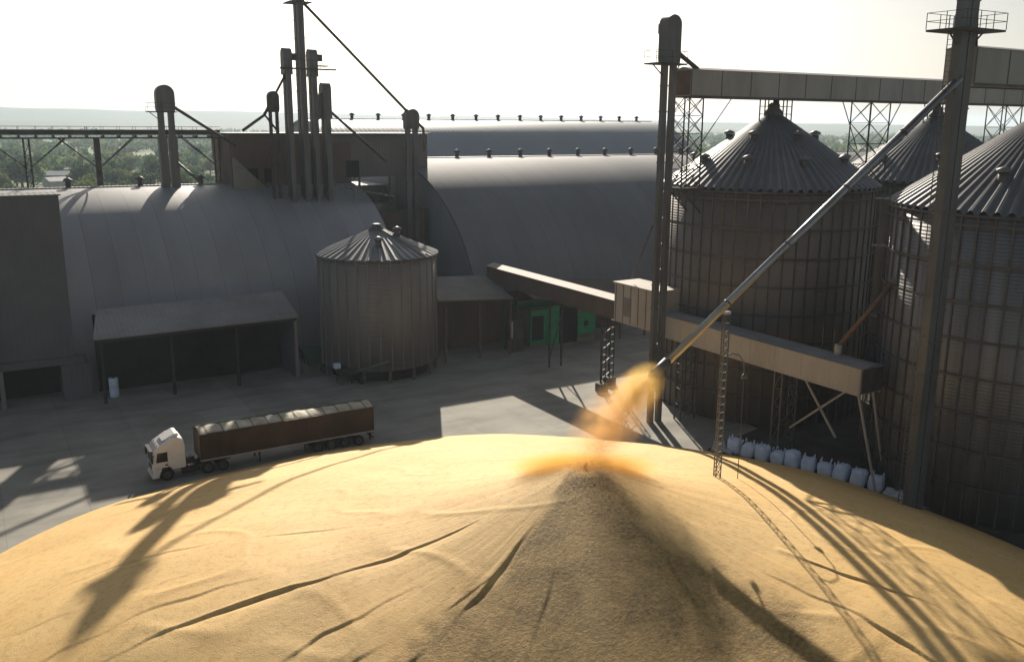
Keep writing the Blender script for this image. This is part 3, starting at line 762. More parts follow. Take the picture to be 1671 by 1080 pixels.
t = lattice_tower('lattice tower standing on the right behind the railed platform tower', 116.5, 70.9, 1.7, 1.3, 0, 32.7, 12)
for lab, cx, cy in (('stub trestle on the cone of the middle silo holding up the gallery', 75.35, 71.1), ('stub trestle on the cone of the far silo under the gallery', 102.3, 70.6), ('stub trestle over the cone of the nearest silo', 74.9, 41.6)):
    t = thing('roof_trestle', (cx, cy, 30), lab, 'trestle', 'roof trestles')
    for s in (-1, 1):
        a = MB()
        for y in (-.6, .6):
            for dx in (1.0, 1.75): a.bar((cx+s*dx, cy+y, 30.0), (cx+s*dx, cy+y, 32.7), .1)
        for z in (31.2, 32.0):
            a.bar((cx+s*1.0, cy-.6, z), (cx+s*1.75, cy-.6, z), .07); a.bar((cx+s*1.0, cy+.6, z), (cx+s*1.75, cy+.6, z), .07); a.bar((cx+s*1.0, cy-.6, z), (cx+s*1.0, cy+.6, z), .07)
        a.build('leg_frame', M['darksteel'], t)
    q = MB(); q.tube((cx, cy, 30.9), (cx, cy, 32.7), .32); q.build('drop_spout', M['darksteel'], t)

# ------------------------------------------------------------------ lower gallery (runs towards the vaults)
def lower_gallery():
    t = thing('conveyor_gallery', (62.5, 60, 8.5), 'sloping-looking tan lower gallery crossing in front of the middle silo', 'conveyor', 'enclosed conveyor galleries')
    x0, x1 = 61.2, 63.8
    b = MB(); b.box(x0, x1, 46.6, 71.6, 8.55, 10.75); b.build('casing', M['gallery'], t)
    r = MB(); r.prism([(x0-.12, 10.75), (x1+.12, 10.75), ((x0+x1)/2, 11.0)], 'y', 46.45, 71.6); r.build('roof', M['roofgrey'], t)
    e = MB(); e.box(x0+.1, x1-.1, 46.5, 46.59, 8.65, 10.65); e.build('end_panel', M['rib'], t)
    f = MB(); f.box(x0-.04, x0+.02, 46.6, 71.6, 8.42, 8.6); f.box(x1-.02, x1+.04, 46.6, 71.6, 8.42, 8.6)
    for k in range(9): y = 46.75+k*3.05; f.box(x0-.03, x0+.01, y-.05, y+.05, 8.62, 10.7)
    f.build('frame_strips', M['gallery'], t)
    for y in (55.5, 68.8):
        l, br = MB(), MB()
        lattice(l, br, rect(61.5, 63.5, y-.45, y+.45, 0), rect(61.5, 63.5, y-.45, y+.45, 8.5), 5, .13, .06, cross=False)
        lo = l.build('support_leg', M['steel'], t); br.build('bracing', M['steel'], lo)
    for p, q_ in (((61.6, 47.0, 8.5), (62.0, 44.6, 0)), ((63.4, 47.0, 8.5), (65.5, 46.5, 0)), ((62.4, 48.4, 8.5), (62.4, 54.6, 3.2)), ((62.4, 53.6, 8.5), (62.4, 49.5, 3.8))):
        l = MB(); l.bar(p, q_, .16); l.build('brace', M['gallery'], t)
    # ladder rail pair standing on the roof
    k = MB(); k.bar((63.2, 51.2, 10.9), (63.2, 51.2, 12.9), .06); k.bar((63.2, 52.4, 10.9), (63.2, 52.4, 12.9), .06); k.build('roof_post', M['steel'], t)
lower_gallery()
def far_gallery():
    t = thing('conveyor_gallery', (62.3, 95, 8.5), 'brown-sided lower gallery with a sunlit top running from the transfer box back to the vaults', 'conveyor', 'enclosed conveyor galleries')
    b = MB(); b.box(61.2, 63.4, 79.4, 108.8, 8.7, 10.9); b.build('casing', M['brown'], t)
    r = MB(); r.prism([(61.05, 10.9), (63.55, 10.9), (62.3, 11.25)], 'y', 79.4, 108.8); r.build('roof', M['gallery'], t)
    for y in (93, 104):
        l = MB(); l.bar((61.4, y, 0), (61.4, y, 8.7), .2); l.bar((63.2, y, 0), (63.2, y, 8.7), .2); l.bar((61.4, y, 1), (63.2, y, 7), .1); l.build('support_leg', M['darksteel'], t)
far_gallery()
def transfer():
    t = thing('transfer_box', (62.3, 76, 8), 'pale box-shaped transfer house at the joint of the two lower galleries', 'transfer house')
    b = MB(); b.box(60.9, 64.2, 72.2, 79.3, 8.7, 13.0); b.build('casing', M['gallery'], t)
    r = MB(); r.box(60.7, 64.4, 72.0, 79.45, 13.0, 13.14); r.build('roof', M['gallery'], t)
    f = MB()
    for k in range(6): y = 72.5+k*1.3; f.box(60.86, 60.91, y-.04, y+.04, 8.8, 12.95)
    f.build('panel_ribs', M['rib'], t)
    d_ = MB(); d_.box(60.82, 60.89, 76.3, 77.6, 9.6, 11.6); d_.build('hatch', M['wallgrey'], t)
transfer()
def support_under_box():
    t = thing('lattice_tower', (62.4, 82.3, 0), 'thin lattice support on two dark footings below the transfer box', 'tower', 'lattice support towers')
    b = MB()
    for x, y in ((60.9, 81.2), (63.4, 83.0)):
        l = MB(); lattice(l, b, [(x-.28, y-.28, .9), (x+.28, y-.28, .9), (x, y+.3, .9)], [(x-.28, y-.28, 8.7), (x+.28, y-.28, 8.7), (x, y+.3, 8.7)], 9, .09, .05, cross=False); l.build('leg', M['darksteel'], t)
        f = MB(); f.prism([(x-.55, y-.55), (x+.55, y-.55), (x+.55, y+.55), (x-.55, y+.55)], 'z', 0, .95); f.build('footing', M['footing'], t, bevel=.05)
    for k in range(4):
        z = 1.5+k*1.75; b.bar((60.9, 81.2, z), (63.4, 83.0, z+.1), .09)
        b.bar((60.9, 81.2, z), (63.4, 83.0, z+1.75), .06)
    b.build('bracing', M['steel'], t)
support_under_box()
t = thing('discharge_pipe', (64, 49, 11), 'short rust-brown pipe slanting from the nearest silo wall onto the lower gallery', 'pipe')
spout(t, 'pipe', [(62.6, 50.2, 11.7), (65.4, 47.4, 17.5)], .22, 'redlead')
q = MB(); q.tube((62.6, 50.2, 11.9), (62.6, 50.2, 10.9), .32); q.build('outlet', M['gallery'], t)
q = MB(); q.tube((65.3, 47.5, 17.3), (65.6, 47.2, 17.9), .32); q.build('flange', M['steel'], t)

# ------------------------------------------------------------------ long bright filling spout
def fill_spout():
    A, B = Vector((60.2, 40.1, 33.3)), Vector((37.2, 44.1, 14.15))
    t = thing('grain_spout', A, 'long bright filling pipe slanting from the near tower down to the grain heap', 'spout', 'grain spouts')
    d_ = (B-A).normalized()
    b = MB(); b.tube(A, B, .27, n=18); b.build('pipe', M['pipe'], t)
    for k in range(1, 5):
        c = A.lerp(B, k/5.2); f = MB(); f.tube(c-d_*.05, c+d_*.05, .31, n=18); f.build('flange', M['steel'], t)
    c = A.lerp(B, .955); s = MB(); s.tube(c, B+d_*.02, .33, n=18); s.build('end_sleeve', M['steel'], t)
    w = MB(); c = A.lerp(B, .93)
    w.bar(c+Vector((0,0,-.25)), c+Vector((.15,0,-.75)), .08); w.box(c.x+.05, c.x+.3, c.y-.1, c.y+.1, c.z-.95, c.z-.7); w.build('counterweight', M['darksteel'], t)
    return A, B
PA, PB = fill_spout()

# ------------------------------------------------------------------ lattice mast on the heap
def mast():
    x, y = 42.5, 43.3; z0 = heap_at(x, y)-.4; z1 = 17.8
    t = thing('lattice_mast', (x, y, z0), 'slim lattice mast with a curved lamp arm standing on the grain heap', 'mast')
    l, b = MB(), MB(); w = .22
    lattice(l, b, [(x-w, y-w, z0), (x+w, y-w, z0), (x, y+w, z0)], [(x-w, y-w, z1), (x+w, y-w, z1), (x, y+w, z1)], 21, .055, .035, cross=False)
    l.build('legs', M['steel'], t); b.build('bracing', M['steel'], t)
    a = MB(); pts = [Vector((x+.2, y, 14.9)), Vector((x+.7, y-.1, 15.1)), Vector((x+1.3, y-.25, 14.9)), Vector((x+1.65, y-.35, 14.3)), Vector((x+1.7, y-.38, 13.6))]
    for p, q_ in zip(pts, pts[1:]): a.tube(p, q_, .045, n=8)
    ao = a.build('lamp_arm', M['steel'], t)
    c = MB(); c.lathe((x+1.7, y-.38, 13.25), [(.05, .35), (.16, .25), (.2, 0)], 14); c.build('lamp_shade', M['rib'], ao)
    c = MB(); c.tube((x+1.7, y-.38, 13.3), (x+1.7, y-.38, heap_at(x+1.7, y-.38)), .03, n=6); c.build('hanging_cable', M['darksteel'], t)
    c = MB(); c.box(x-.1, x+.35, y-.15, y+.15, z1, z1+.2); c.build('top_lamp', M['lamp_white'], t)
mast()

# ------------------------------------------------------------------ big bags and tarpaulin along the foot of the heap
def bag_mesh(seed):
    rnd = random.Random(seed); m = MB(); n = 28
    prof = [(.54, 0), (.60, .10), (.63, .45), (.62, .85), (.60, 1.14), (.52, 1.27), (.22, 1.33)]
    vs = []
    sq = rnd.uniform(.82, .98); tl = rnd.uniform(-.13, .13); tm = rnd.uniform(-.13, .13); hs = rnd.uniform(.84, 1.14)
    for i, (r, z) in enumerate(prof):
        for k in range(n):
            a = 2*math.pi*k/n; c, s_ = math.cos(a), math.sin(a)
            e = (abs(c)**4+abs(s_)**4)**(-.25)*sq + (1-sq)
            rr = r*e*(1+.09*noise.noise((c*2+seed, s_*2, z*3))) 
            vs.append((rr*c+tl*z, rr*s_+tm*z, z*hs*(1 - .10*(i > 3)*max(0, noise.noise((c*1.3+seed, s_*1.3, 9)))*2)+.05*noise.noise((c*2, s_*2+seed, 4))*(i > 3)))
    m.add(vs, [(i*n+k, i*n+(k+1) % n, (i+1)*n+(k+1) % n, (i+1)*n+k) for i in range(len(prof)-1) for k in range(n)], True)
    m.add(vs, [tuple(range(n))[::-1], tuple(range((len(prof)-1)*n, len(prof)*n))])
    return m
BL = ['white bulk bag leaning at the far left end of the row, tallest of the row', 'second white bulk bag from the far end of the row by the heap',
      'third white bulk bag from the far end of the row by the heap', 'fourth white bulk bag from the far end of the row by the heap',
      'fifth white bulk bag from the far end, middle of the row by the heap', 'sixth white bulk bag from the far end of the row by the heap',
      'white bulk bag fourth from the near right end of the row', 'white bulk bag third from the near right end of the row',
      'white bulk bag next to the last at the near right end of the row', 'last white bulk bag at the near right end of the row, bluest and widest']
for k in range(10):
    f = k/9
    x, y = 59.9+(63.6-59.9)*f + random.uniform(-.12, .12), 58.8+(46.0-58.8)*f + random.uniform(-.08, .08)
    t = thing('bulk_bag', (x, y, 0), BL[k], 'bag', 'white bulk bags along the heap')
    z = heap_at(x, y)-.05; t.location.z = z; t.rotation_euler.z = random.uniform(-.25, .25) + .27
    b = bag_mesh(k+1)
    me_o = MB(); me_o.v = [(p[0]*1.0+x, p[1]*1.0+y, p[2]*1.08+z) for p in b.v]; me_o.f = b.f; me_o.sm = b.sm
    me_o.build('body', M['bag'], t)
    lp_ = MB()
    for sx in (-1, 1):
        for sy in (-1, 1):
            p = [(x+sx*.42, y+sy*.42, z+1.25), (x+sx*.30, y+sy*.42, z+1.6), (x+sx*.12, y+sy*.42, z+1.3)]
            lp_.bar(p[0], p[1], .07, .02); lp_.bar(p[1], p[2], .07, .02)
    lp_.build('lifting_loops', M['bag'], t)
def tarp(label, pts, seed, h=.5):
    m = MB(); NX, NY = 26, 10; vs = []
    p0, p1, wd = Vector(pts[0]), Vector(pts[1]), pts[2]
    d_ = (p1-p0); s_ = Vector((-d_.y, d_.x)).normalized()
    for i in range(NX+1):
        for j in range(NY+1):
            u, v = i/NX, j/NY-.5
            q_ = p0+d_*u+s_*(v*wd*(1+.4*noise.noise((u*4, seed, 0))))
            z = heap_at(q_.x, q_.y)+.03+max(0, h*(1-4*v*v)*(.55+.9*noise.noise((u*5, v*3, seed))))+.10*abs(noise.noise((u*14, v*9, seed+3)))
            vs.append((q_.x, q_.y, z))
    m.add(vs, [(i*(NY+1)+j, (i+1)*(NY+1)+j, (i+1)*(NY+1)+j+1, i*(NY+1)+j+1) for i in range(NX) for j in range(NY)], True)
    o = m.build('tarpaulin', M['tarp'], None)
    s = o.modifiers.new('thickness', 'SOLIDIFY'); s.thickness = .02
    tag(o, label, 'tarpaulin')
tarp('crumpled pale tarpaulin lying at the foot of the near tower', ((63.6, 45.0), (64.4, 40.2), 1.1), 4, .7)
tarp('loose pale tarpaulin bunched at the far end of the bag row', ((58.6, 60.3), (59.6, 58.6), 1.3), 11, .9)

# ------------------------------------------------------------------ truck with bulk trailer
def truck():
    X0 = 11.35; yn, yf = 77.9, 80.4
    t = thing('grain_truck', (X0, 79.15, 0), 'white cab-over truck with a long brown covered grain trailer waiting beside the heap', 'truck')
    # cab: profile in x-z pushed across the width
    pr = [(0, .55), (.0, 1.55), (.12, 2.75), (.45, 3.1), (1.55, 3.74), (2.2, 3.76), (2.62, 3.5), (2.72, 3.0), (2.72, .95), (1.55, .95), (1.45, 1.2), (.75, 1.2), (.65, .55)]
    c = MB(); c.prism([(X0+u, v) for u, v in pr], 'y', yn+.03, yf-.03); cab = c.build('cab', M['cab'], t, bevel=.09)
    g_ = MB(); g_.add([(X0-.012, yn+.2, 1.62), (X0-.012, yf-.2, 1.62), (X0+.105, yf-.25, 2.68), (X0+.105, yn+.25, 2.68)], [(0,1,2,3)])
    g_.add([(X0+.03, yn+.2, 1.62), (X0+.03, yf-.2, 1.62), (X0+.145, yf-.25, 2.68), (X0+.145, yn+.25, 2.68)], [(3,2,1,0)]); g_.build('windshield', M['glass'], cab)
    for y, s in ((yn, -1), (yf, 1)):
        w = MB(); yy = y+.03*-s
        w.prism([(X0+.3, 1.75), (X0+1.25, 1.75), (X0+1.25, 2.6), (X0+.42, 2.6)], 'y', min(yy+s*.005, yy-s*.02), max(yy+s*.02, yy-s*.02)); w.build('side_window', M['glass'], cab)
        d_ = MB(); d_.box(X0+1.0, X0+1.22, min(yy, yy+s*.035), max(yy, yy+s*.035), 1.42, 1.52); d_.build('door_handle', M['chassis'], cab)
        ln = MB(); ln.box(X0+1.22, X0+1.25, min(yy, yy+s*.006), max(yy, yy+s*.006), 1.2, 2.7); ln.box(X0+.24, X0+1.22, min(yy, yy+s*.006), max(yy, yy+s*.006), 1.2, 1.22); ln.build('door_seam', M['chassis'], cab)
        mr = MB(); mr.box(X0-.12, X0+.02, min(y+s*.05, y+s*.33), max(y+s*.05, y+s*.33), 1.85, 2.55); mr.bar((X0+.2, yy, 2.4), (X0-.02, y+s*.15, 2.45), .05); mr.build('mirror', M['chassis'], cab)
        hl = MB(); hl.box(X0-.04, X0+.02, min(y-s*.15, y-s*.6), max(y-s*.15, y-s*.6), .72, .98); hl.build('headlight', M['lamp_white'], cab)
    gr = MB()
    for k in range(4): gr.box(X0-.03, X0+.01, yn+.55, yf-.55, 1.08+k*.1, 1.14+k*.1)
    gr.build('grille', M['chassis'], cab)
    bp = MB(); bp.box(X0-.1, X0+.5, yn+.02, yf-.02, .35, .62); bp.build('bumper', M['cab'], cab, bevel=.05)
    df = MB(); df.prism([(X0+.9, 3.5), (X0+2.3, 3.74), (X0+2.3, 4.0), (X0+2.0, 4.02)], 'y', yn+.35, yf-.35); df.build('roof_deflector', M['cab'], cab, bevel=.06)
    sk = MB(); sk.box(X0+2.3, X0+3.9, yn+.06, yn+.14, .45, 1.0); sk.build('side_skirt', M['chassis'], t)
    fa = MB()
    for k in range(9):
        a_, b_ = R(20*k), R(20*k+20)
        for yy in (yn-.01, yf-.29):
            fa.prism([(X0+1.12+.62*math.cos(a_), .51+.62*math.sin(a_)), (X0+1.12+.62*math.cos(b_), .51+.62*math.sin(b_)), (X0+1.12+.56*math.cos(b_), .51+.56*math.sin(b_)), (X0+1.12+.56*math.cos(a_), .51+.56*math.sin(a_))], 'y', yy, yy+.3)
    fa.build('wheel_arch', M['chassis'], cab)
    for yy in (yn+.5, 79.15, yf-.5):
        mk = MB(); mk.box(X0+.5, X0+.6, yy-.08, yy+.08, 3.12, 3.2); mk.build('marker_light', M['lamp_red'], cab)
    v = MB(); v.box(X0-.16, X0+.15, yn+.15, yf-.15, 2.72, 2.80); v.build('sun_visor', M['chassis'], cab)
    # chassis and rear of tractor
    ch_ = MB(); ch_.box(X0+.6, X0+6.2, 78.75, 79.0, .72, .98); ch_.box(X0+.6, X0+6.2, 79.3, 79.55, .72, .98); ch_.box(X0+2.8, X0+3.6, 77.95, 78.6, .45, 1.0)
    ch_.tube((X0+2.8, 80.05, .75), (X0+3.8, 80.05, .75), .32, n=14); ch_.build('chassis', M['chassis'], t)
    ar = MB(); ar.bar((X0+2.8, 79.1, 1.0), (X0+3.4, 79.1, 1.6), .05); ar.tube((X0+2.8, 78.05, 1.05), (X0+3.5, 78.05, 1.1), .07, n=8); ar.build('hose_rail', M['pipe'], t)
    # trailer
    a0, a1 = X0+3.95, X0+20.1
    b = MB()
    b.box(a0, a1, yn, yn+.06, 1.35, 3.6); b.box(a0, a1, yf-.06, yf, 1.35, 3.6); b.box(a0, a0+.07, yn+.06, yf-.06, 1.35, 3.7); b.box(a1-.07, a1, yn+.06, yf-.06, 1.35, 3.6)
    b.box(a0+.07, a1-.07, yn+.06, yf-.06, 1.35, 1.45)
    tr = b.build('trailer_body', M['trailer'], t)
    rb = MB()
    k = a0+.1
    while k < a1:
        rb.box(k-.045, k+.045, yn-.045, yn-.001, 1.3, 3.57); rb.box(k-.045, k+.045, yf+.001, yf+.045, 1.3, 3.57); k += 1.33
    rb.box(a0, a1, yn-.07, yn-.002, 3.57, 3.69); rb.box(a0, a1, yf+.002, yf+.07, 3.57, 3.69)
    rb.build('side_posts', M['trailer'], tr)
    rl = MB(); rl.box(a0, a1, yn-.05, yn+.06, 1.2, 1.34); rl.box(a0, a1, yf-.06, yf+.05, 1.2, 1.34); rl.build('side_rail', M['gallery'], tr)
    cv = MB(); NX, NY = 70, 10; vs = []
    for i in range(NX+1):
        for j in range(NY+1):
            x = a0+.03+(a1-a0-.06)*i/NX; v_ = j/NY-.5
            bow = abs(math.sin(math.pi*(x-a0)/1.33))
            z = 3.62+.34*(1-(2*v_)**2)-.10*bow*(1-(2*v_)**2)+.05*noise.noise((x*1.1, v_*3, 2))*(1-abs(2*v_))
            vs.append((x, 79.15+v_*2.44, z))
    cv.add(vs, [(i*(NY+1)+j, (i+1)*(NY+1)+j, (i+1)*(NY+1)+j+1, i*(NY+1)+j+1) for i in range(NX) for j in range(NY)], True)
    co = cv.build('load_cover', M['cover'], tr)
    so = co.modifiers.new('thickness', 'SOLIDIFY'); so.thickness = .03
    k = a0+.75
    while k < a1:
        rp = MB()
        for v0, v1 in ((-.5, -.3), (-.3, 0), (0, .3), (.3, .5)):
            rp.bar((k, 79.15+v0*2.5, 3.66+.30*(1-(2*v0)**2)), (k, 79.15+v1*2.5, 3.66+.30*(1-(2*v1)**2)), .05, .03)
        rp.build('tarp_rope', M['chassis'], tr); k += 1.33
    fr = MB(); fr.box(a0+.6, a1, 78.7, 78.85, .95, 1.2); fr.box(a0+.6, a1, 79.45, 79.6, .95, 1.2)
    fr.bar((a0+5.2, 78.3, 1.2), (a0+5.2, 78.3, .12), .14); fr.bar((a0+5.2, 80, 1.2), (a0+5.2, 80, .12), .14)
    fr.box(a1-.12, a1, 78.0, 80.3, .5, .62); fr.bar((a1-.06, 78.6, .6), (a1-.06, 78.6, 1.2), .08); fr.bar((a1-.06, 79.7, .6), (a1-.06, 79.7, 1.2), .08)
    fr.build('trailer_frame', M['chassis'], t)
    for s in (78.15, 80.0):
        l = MB(); l.box(a1, a1+.03, s-.12, s+.12, .95, 1.12); l.build('tail_light', M['lamp_red'], tr)
    for x in (a0+9.4, a1-.35):
        f = MB(); f.box(x-.02, x+.02, yn+.02, yn+.5, .35, 1.05); f.build('mudflap', M['rubber'], t)
    def wheel(x, y, r=.51, w=.3, sgn=-1):
        wm = MB(); wm.tube((x, y-w/2, r), (x, y+w/2, r), r, n=24); wo = wm.build('wheel', M['rubber'], t, bevel=.05)
        rm = MB(); f = y+sgn*w/2
        rm.tube((x, f, r), (x, f+sgn*.02, r), r*.6, n=20); rm.tube((x, f+sgn*.02, r), (x, f+sgn*.09, r), r*.26, r*.2, n=12); rm.build('rim', M['rim'], wo)
    for x in (X0+1.12, X0+4.55, X0+5.85, a0+10.6, a0+11.9, a0+13.2, a0+14.6):
        wheel(x, yn+.2, sgn=-1); wheel(x, yf-.2, sgn=1)
    for x in (X0+5.2,):
        f = MB(); f.box(X0+3.95, X0+6.5, yn+.03, yn+.45, 1.06, 1.12); f.build('mudguard', M['rubber'], t)
    return t
truck()

# ------------------------------------------------------------------ sheds at the foot of the middle vault
def open_shed():
    t = thing('open_shed', (62, 105, 0), 'open-fronted lean-to with a pale upper wall and dark bays against the middle vault', 'shed')
    b = MB(); P = [(49.9, 101, 8.4), (60.9, 101, 7.7), (60.9, 108.6, 9.6), (51.5, 108.6, 10.1)]
    b.add(P+[(x, y, z-.2) for x, y, z in P], [(0,1,2,3), (7,6,5,4), (0,4,5,1), (1,5,6,2), (2,6,7,3), (3,7,4,0)]); b.build('roof', M['wallgrey'], t)
    b = MB(); P = [(64, 101, 7.4), (84, 101, 5.2), (84, 108, 7.2), (64, 108.2, 8.9)]
    b.add(P+[(x, y, z-.2) for x, y, z in P], [(0,1,2,3), (7,6,5,4), (0,4,5,1), (1,5,6,2), (2,6,7,3), (3,7,4,0)]); b.build('roof', M['brown'], t)
    w = MB(); w.box(50.5, 84, 108.3, 108.6, 0, 7.0); w.build('back_wall', M['brown'], t)
    for x in (51, 56, 60.6, 79, 83.5):
        p = MB(); p.box(x-.13, x+.13, 101.2, 101.46, 0, 7.3 if x < 70 else 5.2); p.build('post', M['redlead'], t)
open_shed()
def booth():
    t = thing('green_booth', (68, 103.5, 0), 'green painted control shed with a dark doorway under the brown lean-to', 'shed')
    b = MB(); b.box(64.8, 67.4, 103.0, 107.5, 0, 5.2); b.build('wall', M['wallgrey'], t)
    g_ = MB(); g_.box(67.4, 69.4, 102.7, 103.0, 0, 5.5); g_.build('front_panel', M['green'], t)
    g_ = MB(); g_.box(72.6, 75.6, 102.7, 103.0, 1.0, 4.2); g_.build('side_panel', M['green'], t)
    g_ = MB(); g_.box(64.7, 67.35, 102.75, 102.98, .4, 5.0); g_.build('left_panel', M['green'], t)
    g_ = MB(); g_.box(64.9, 66.8, 102.70, 102.74, 1.0, 4.4); g_.build('window', M['dark'], t)
    d_ = MB(); d_.box(69.42, 72.58, 102.9, 103.0, 0, 4.9); d_.build('doorway', M['dark'], t)
    r = MB(); r.box(64.3, 76, 102.5, 107.8, 5.5, 5.62); r.build('roof', M['green'], t)
    d_ = MB(); d_.box(73.6, 74.3, 102.66, 102.69, 2.2, 2.9); d_.build('fan_opening', M['dark'], t)
    w = MB(); w.box(72.6, 75.9, 103.05, 107.4, 0, 5.2); w.build('rear_wall', M['wallgrey'], t)
booth()
t = thing('cabinet', (62.2, 102.3, 0), 'pale narrow cabinet standing left of the green shed', 'cabinet')
q = MB(); q.box(60.9, 61.3, 101.8, 102.2, 2.0, 4.3); q.build('door_panel', M['tarp'], t)
q = MB(); q.box(61.3, 63.1, 101.9, 103, 0, 4.4); q.build('body', M['darksteel'], t)
# green crate by the canopy end
t = thing('green_hopper', (34.6, 105, 0), 'dull green hopper box standing at the right end of the low canopy', 'hopper')
q = MB(); q.prism([(33.2, 3.2), (36.2, 3.2), (35.5, 1.1), (33.9, 1.1)], 'y', 104, 106); q.build('bin', M['green_dark'], t)
q = MB()
for x in (33.5, 35.9):
    for y in (104.2, 105.8): q.bar((x, y, 0), (x, y, 3.1), .12)
q.build('frame', M['darksteel'], t)

# ------------------------------------------------------------------ countryside: trees, houses
def view(lat, fwd): return (lat*.85717 + fwd*.51504, -lat*.51504 + fwd*.85717)
def crown(rnd, rad, hgt, n, leaf):
    """many leaf-clump faces through an uneven crown made of several lobes"""
    m = MB(); lobes = []
    for k in range(9):
        a = rnd.uniform(0, 6.28); q_ = rnd.uniform(.1, .62)*rad
        lobes.append((Vector((q_*math.cos(a), q_*math.sin(a), hgt*rnd.uniform(.42, .88))), rnd.uniform(.32, .55)*rad))
    lobes.append((Vector((0, 0, hgt*.62)), rad*.62))
    for k in range(n):
        c, r_ = rnd.choice(lobes)
        d_ = Vector((rnd.gauss(0, 1), rnd.gauss(0, 1), rnd.gauss(0, 1))).normalized()
        p = c + d_*r_*(rnd.random()**.35)
        u = Vector((rnd.gauss(0, 1), rnd.gauss(0, 1), rnd.gauss(0, 1))).normalized(); v = u.orthogonal().normalized(); w = u.cross(v)
        s_ = leaf*rnd.uniform(.6, 1.3)
        m.add([p-v*s_-w*s_*.6, p+v*s_-w*s_*.5, p+v*s_*.8+w*s_*.7, p-v*s_*.7+w*s_*.6], [(0,1,2,3)])
    return m
def tree_proto(kind, label, rad, hgt, m):
    rnd = random.Random(kind*31+5)
    t = thing('broadleaf_tree', (0, 0, 0), label, 'tree', 'trees on the plain beyond the plant')
    tr = MB(); tr.tube((0,0,0), (.1,.05,hgt*.5), .38, .2, n=8)
    for k in range(5):
        a = k*1.26; tr.tube((.08,.04,hgt*(.3+.04*k)), (rad*.5*math.cos(a), rad*.5*math.sin(a), hgt*(.55+.05*k)), .15, .05, n=6)
    tr.build('trunk', M['bark'], t)
    c = crown(rnd, rad, hgt, 900, .42); c.build('crown', m, t)
    return t
TL = ['mid green broad-crowned tree on the plain beyond the left conveyor', 'olive loose-crowned tree on the plain beyond the left conveyor', 'dark dense tree on the plain beyond the left conveyor']
protos = [tree_proto(0, TL[0], 4.6, 8.5, M['leaf_a']), tree_proto(1, TL[1], 4.0, 7.2, M['leaf_b']), tree_proto(2, TL[2], 5.2, 9.5, M['leaf_c'])]
rt = random.Random(21)
for i in range(120):
    f = 330*math.exp(rt.uniform(0, .95)); lat = f*rt.uniform(-.62, -.25)
    if i % 4 == 0: f = rt.uniform(330, 470); lat = f*rt.uniform(-.60, -.28)
    if i >= 112: f = rt.uniform(560, 900); lat = f*rt.uniform(.16, .46)
    x, y = view(lat, f); k = rt.randrange(3)
    if i < 3: o = protos[i]; k = i
    else: o = copy_tree(protos[k])
    o['label'] = TL[k]
    if i >= 112: o['label'] = TL[k].replace('beyond the left conveyor', 'glimpsed past the big silos')
    o.location = (x, y, -.1); o.rotation_euler.z = rt.uniform(0, 6.28); s = rt.uniform(.7, 1.5); o.scale = (s*rt.uniform(.9, 1.4), s, s*rt.uniform(.75, 1.05))

def woodland():
    m = MB(); rnd = random.Random(5); cnt = 0
    while cnt < 3600:
        f = 560*math.exp(rnd.uniform(0, 1.5)); lat = f*rnd.uniform(-.66, .62)
        x, y = view(lat, f)
        if noise.noise((x*.004, y*.004, 3)) < -.12 and rnd.random() < .8: continue
        cnt += 1
        R_ = rnd.uniform(3, 6.5)*(1+.35*(f > 1200)); H = R_*rnd.uniform(1.2, 1.9)
        for k in range(26):
            d_ = Vector((rnd.gauss(0,1), rnd.gauss(0,1), rnd.gauss(0,.8))).normalized()*R_*rnd.random()**.4
            p = Vector((x, y, H*.62)) + Vector((d_.x, d_.y, d_.z*H*.42/R_))
            u = Vector((rnd.gauss(0,1), rnd.gauss(0,1), rnd.gauss(0,1))).normalized(); v = u.orthogonal().normalized(); w = u.cross(v); s_ = R_*.36
            m.add([p-v*s_-w*s_*.6, p+v*s_-w*s_*.5, p+v*s_*.8+w*s_*.7, p-v*s_*.7+w*s_*.6], [(0,1,2,3)])
    me = bpy.data.meshes.new('woodland'); me.from_pydata(m.v, [], m.f)
    for k in ('leaf_a', 'leaf_b', 'leaf_c'): me.materials.append(M[k])
    me.polygons.foreach_set('material_index', [(i//26*7 % 11) % 3 for i in range(len(m.f))])
    o = bpy.data.objects.new('woodland', me); COL.objects.link(o)
    return tag(o, 'hazy far-off woodland spreading over the plain to the hills', 'woodland', None, 'stuff')
woodland()

def house(name, label, lat, fwd, w, d_, h, rot, rm, wm, group=None, rise=.28):
    x, y = view(lat, fwd)
    t = thing(name, (x, y, 0), label, 'building', group)
    b = MB(); b.box(x-w/2, x+w/2, y-d_/2, y+d_/2, 0, h); b.build('wall', wm, t)
    r = MB(); e = .5
    r.prism([(y-d_/2-e, h), (y+d_/2+e, h), (y, h+d_*rise)], 'x', x-w/2-e, x+w/2+e); r.build('roof', rm, t)
    q_ = MB()
    for k in range(3): q_.box(x-w*.35+k*w*.3, x-w*.35+k*w*.3+1.0, y-d_/2-.06, y-d_/2+.01, h*.35, h*.75)
    q_.build('window', M['dark'], t)
    t.rotation_euler.z = rot
    return t
house('farm_shed', 'long shed with a bright white roof seen beyond the left conveyor posts', -223, 455, 15, 9, 4.2, R(-30), M['white'], M['brown'], rise=.22)
house('farm_shed', 'pale roofed shed at the far left picture edge', -232, 402, 10, 8, 3.2, R(-30), M['white'], M['brown'])
HL = 'small whitewashed house among the trees on the far plain'
for i, (la, fw) in enumerate(((-268, 520), (-250, 640), (-212, 620), (-196, 600), (-158, 560), (-214, 430), (-172, 470), (-330, 760), (-270, 830), (-300, 900), (-139, 500), (-245, 475), (-180, 730))):
    house('small_house', HL, la, fw, 9, 6.5, 2.9, R(20+i*37), M['white'] if i % 3 else M['tile'], M['white'], 'small white houses on the plain')
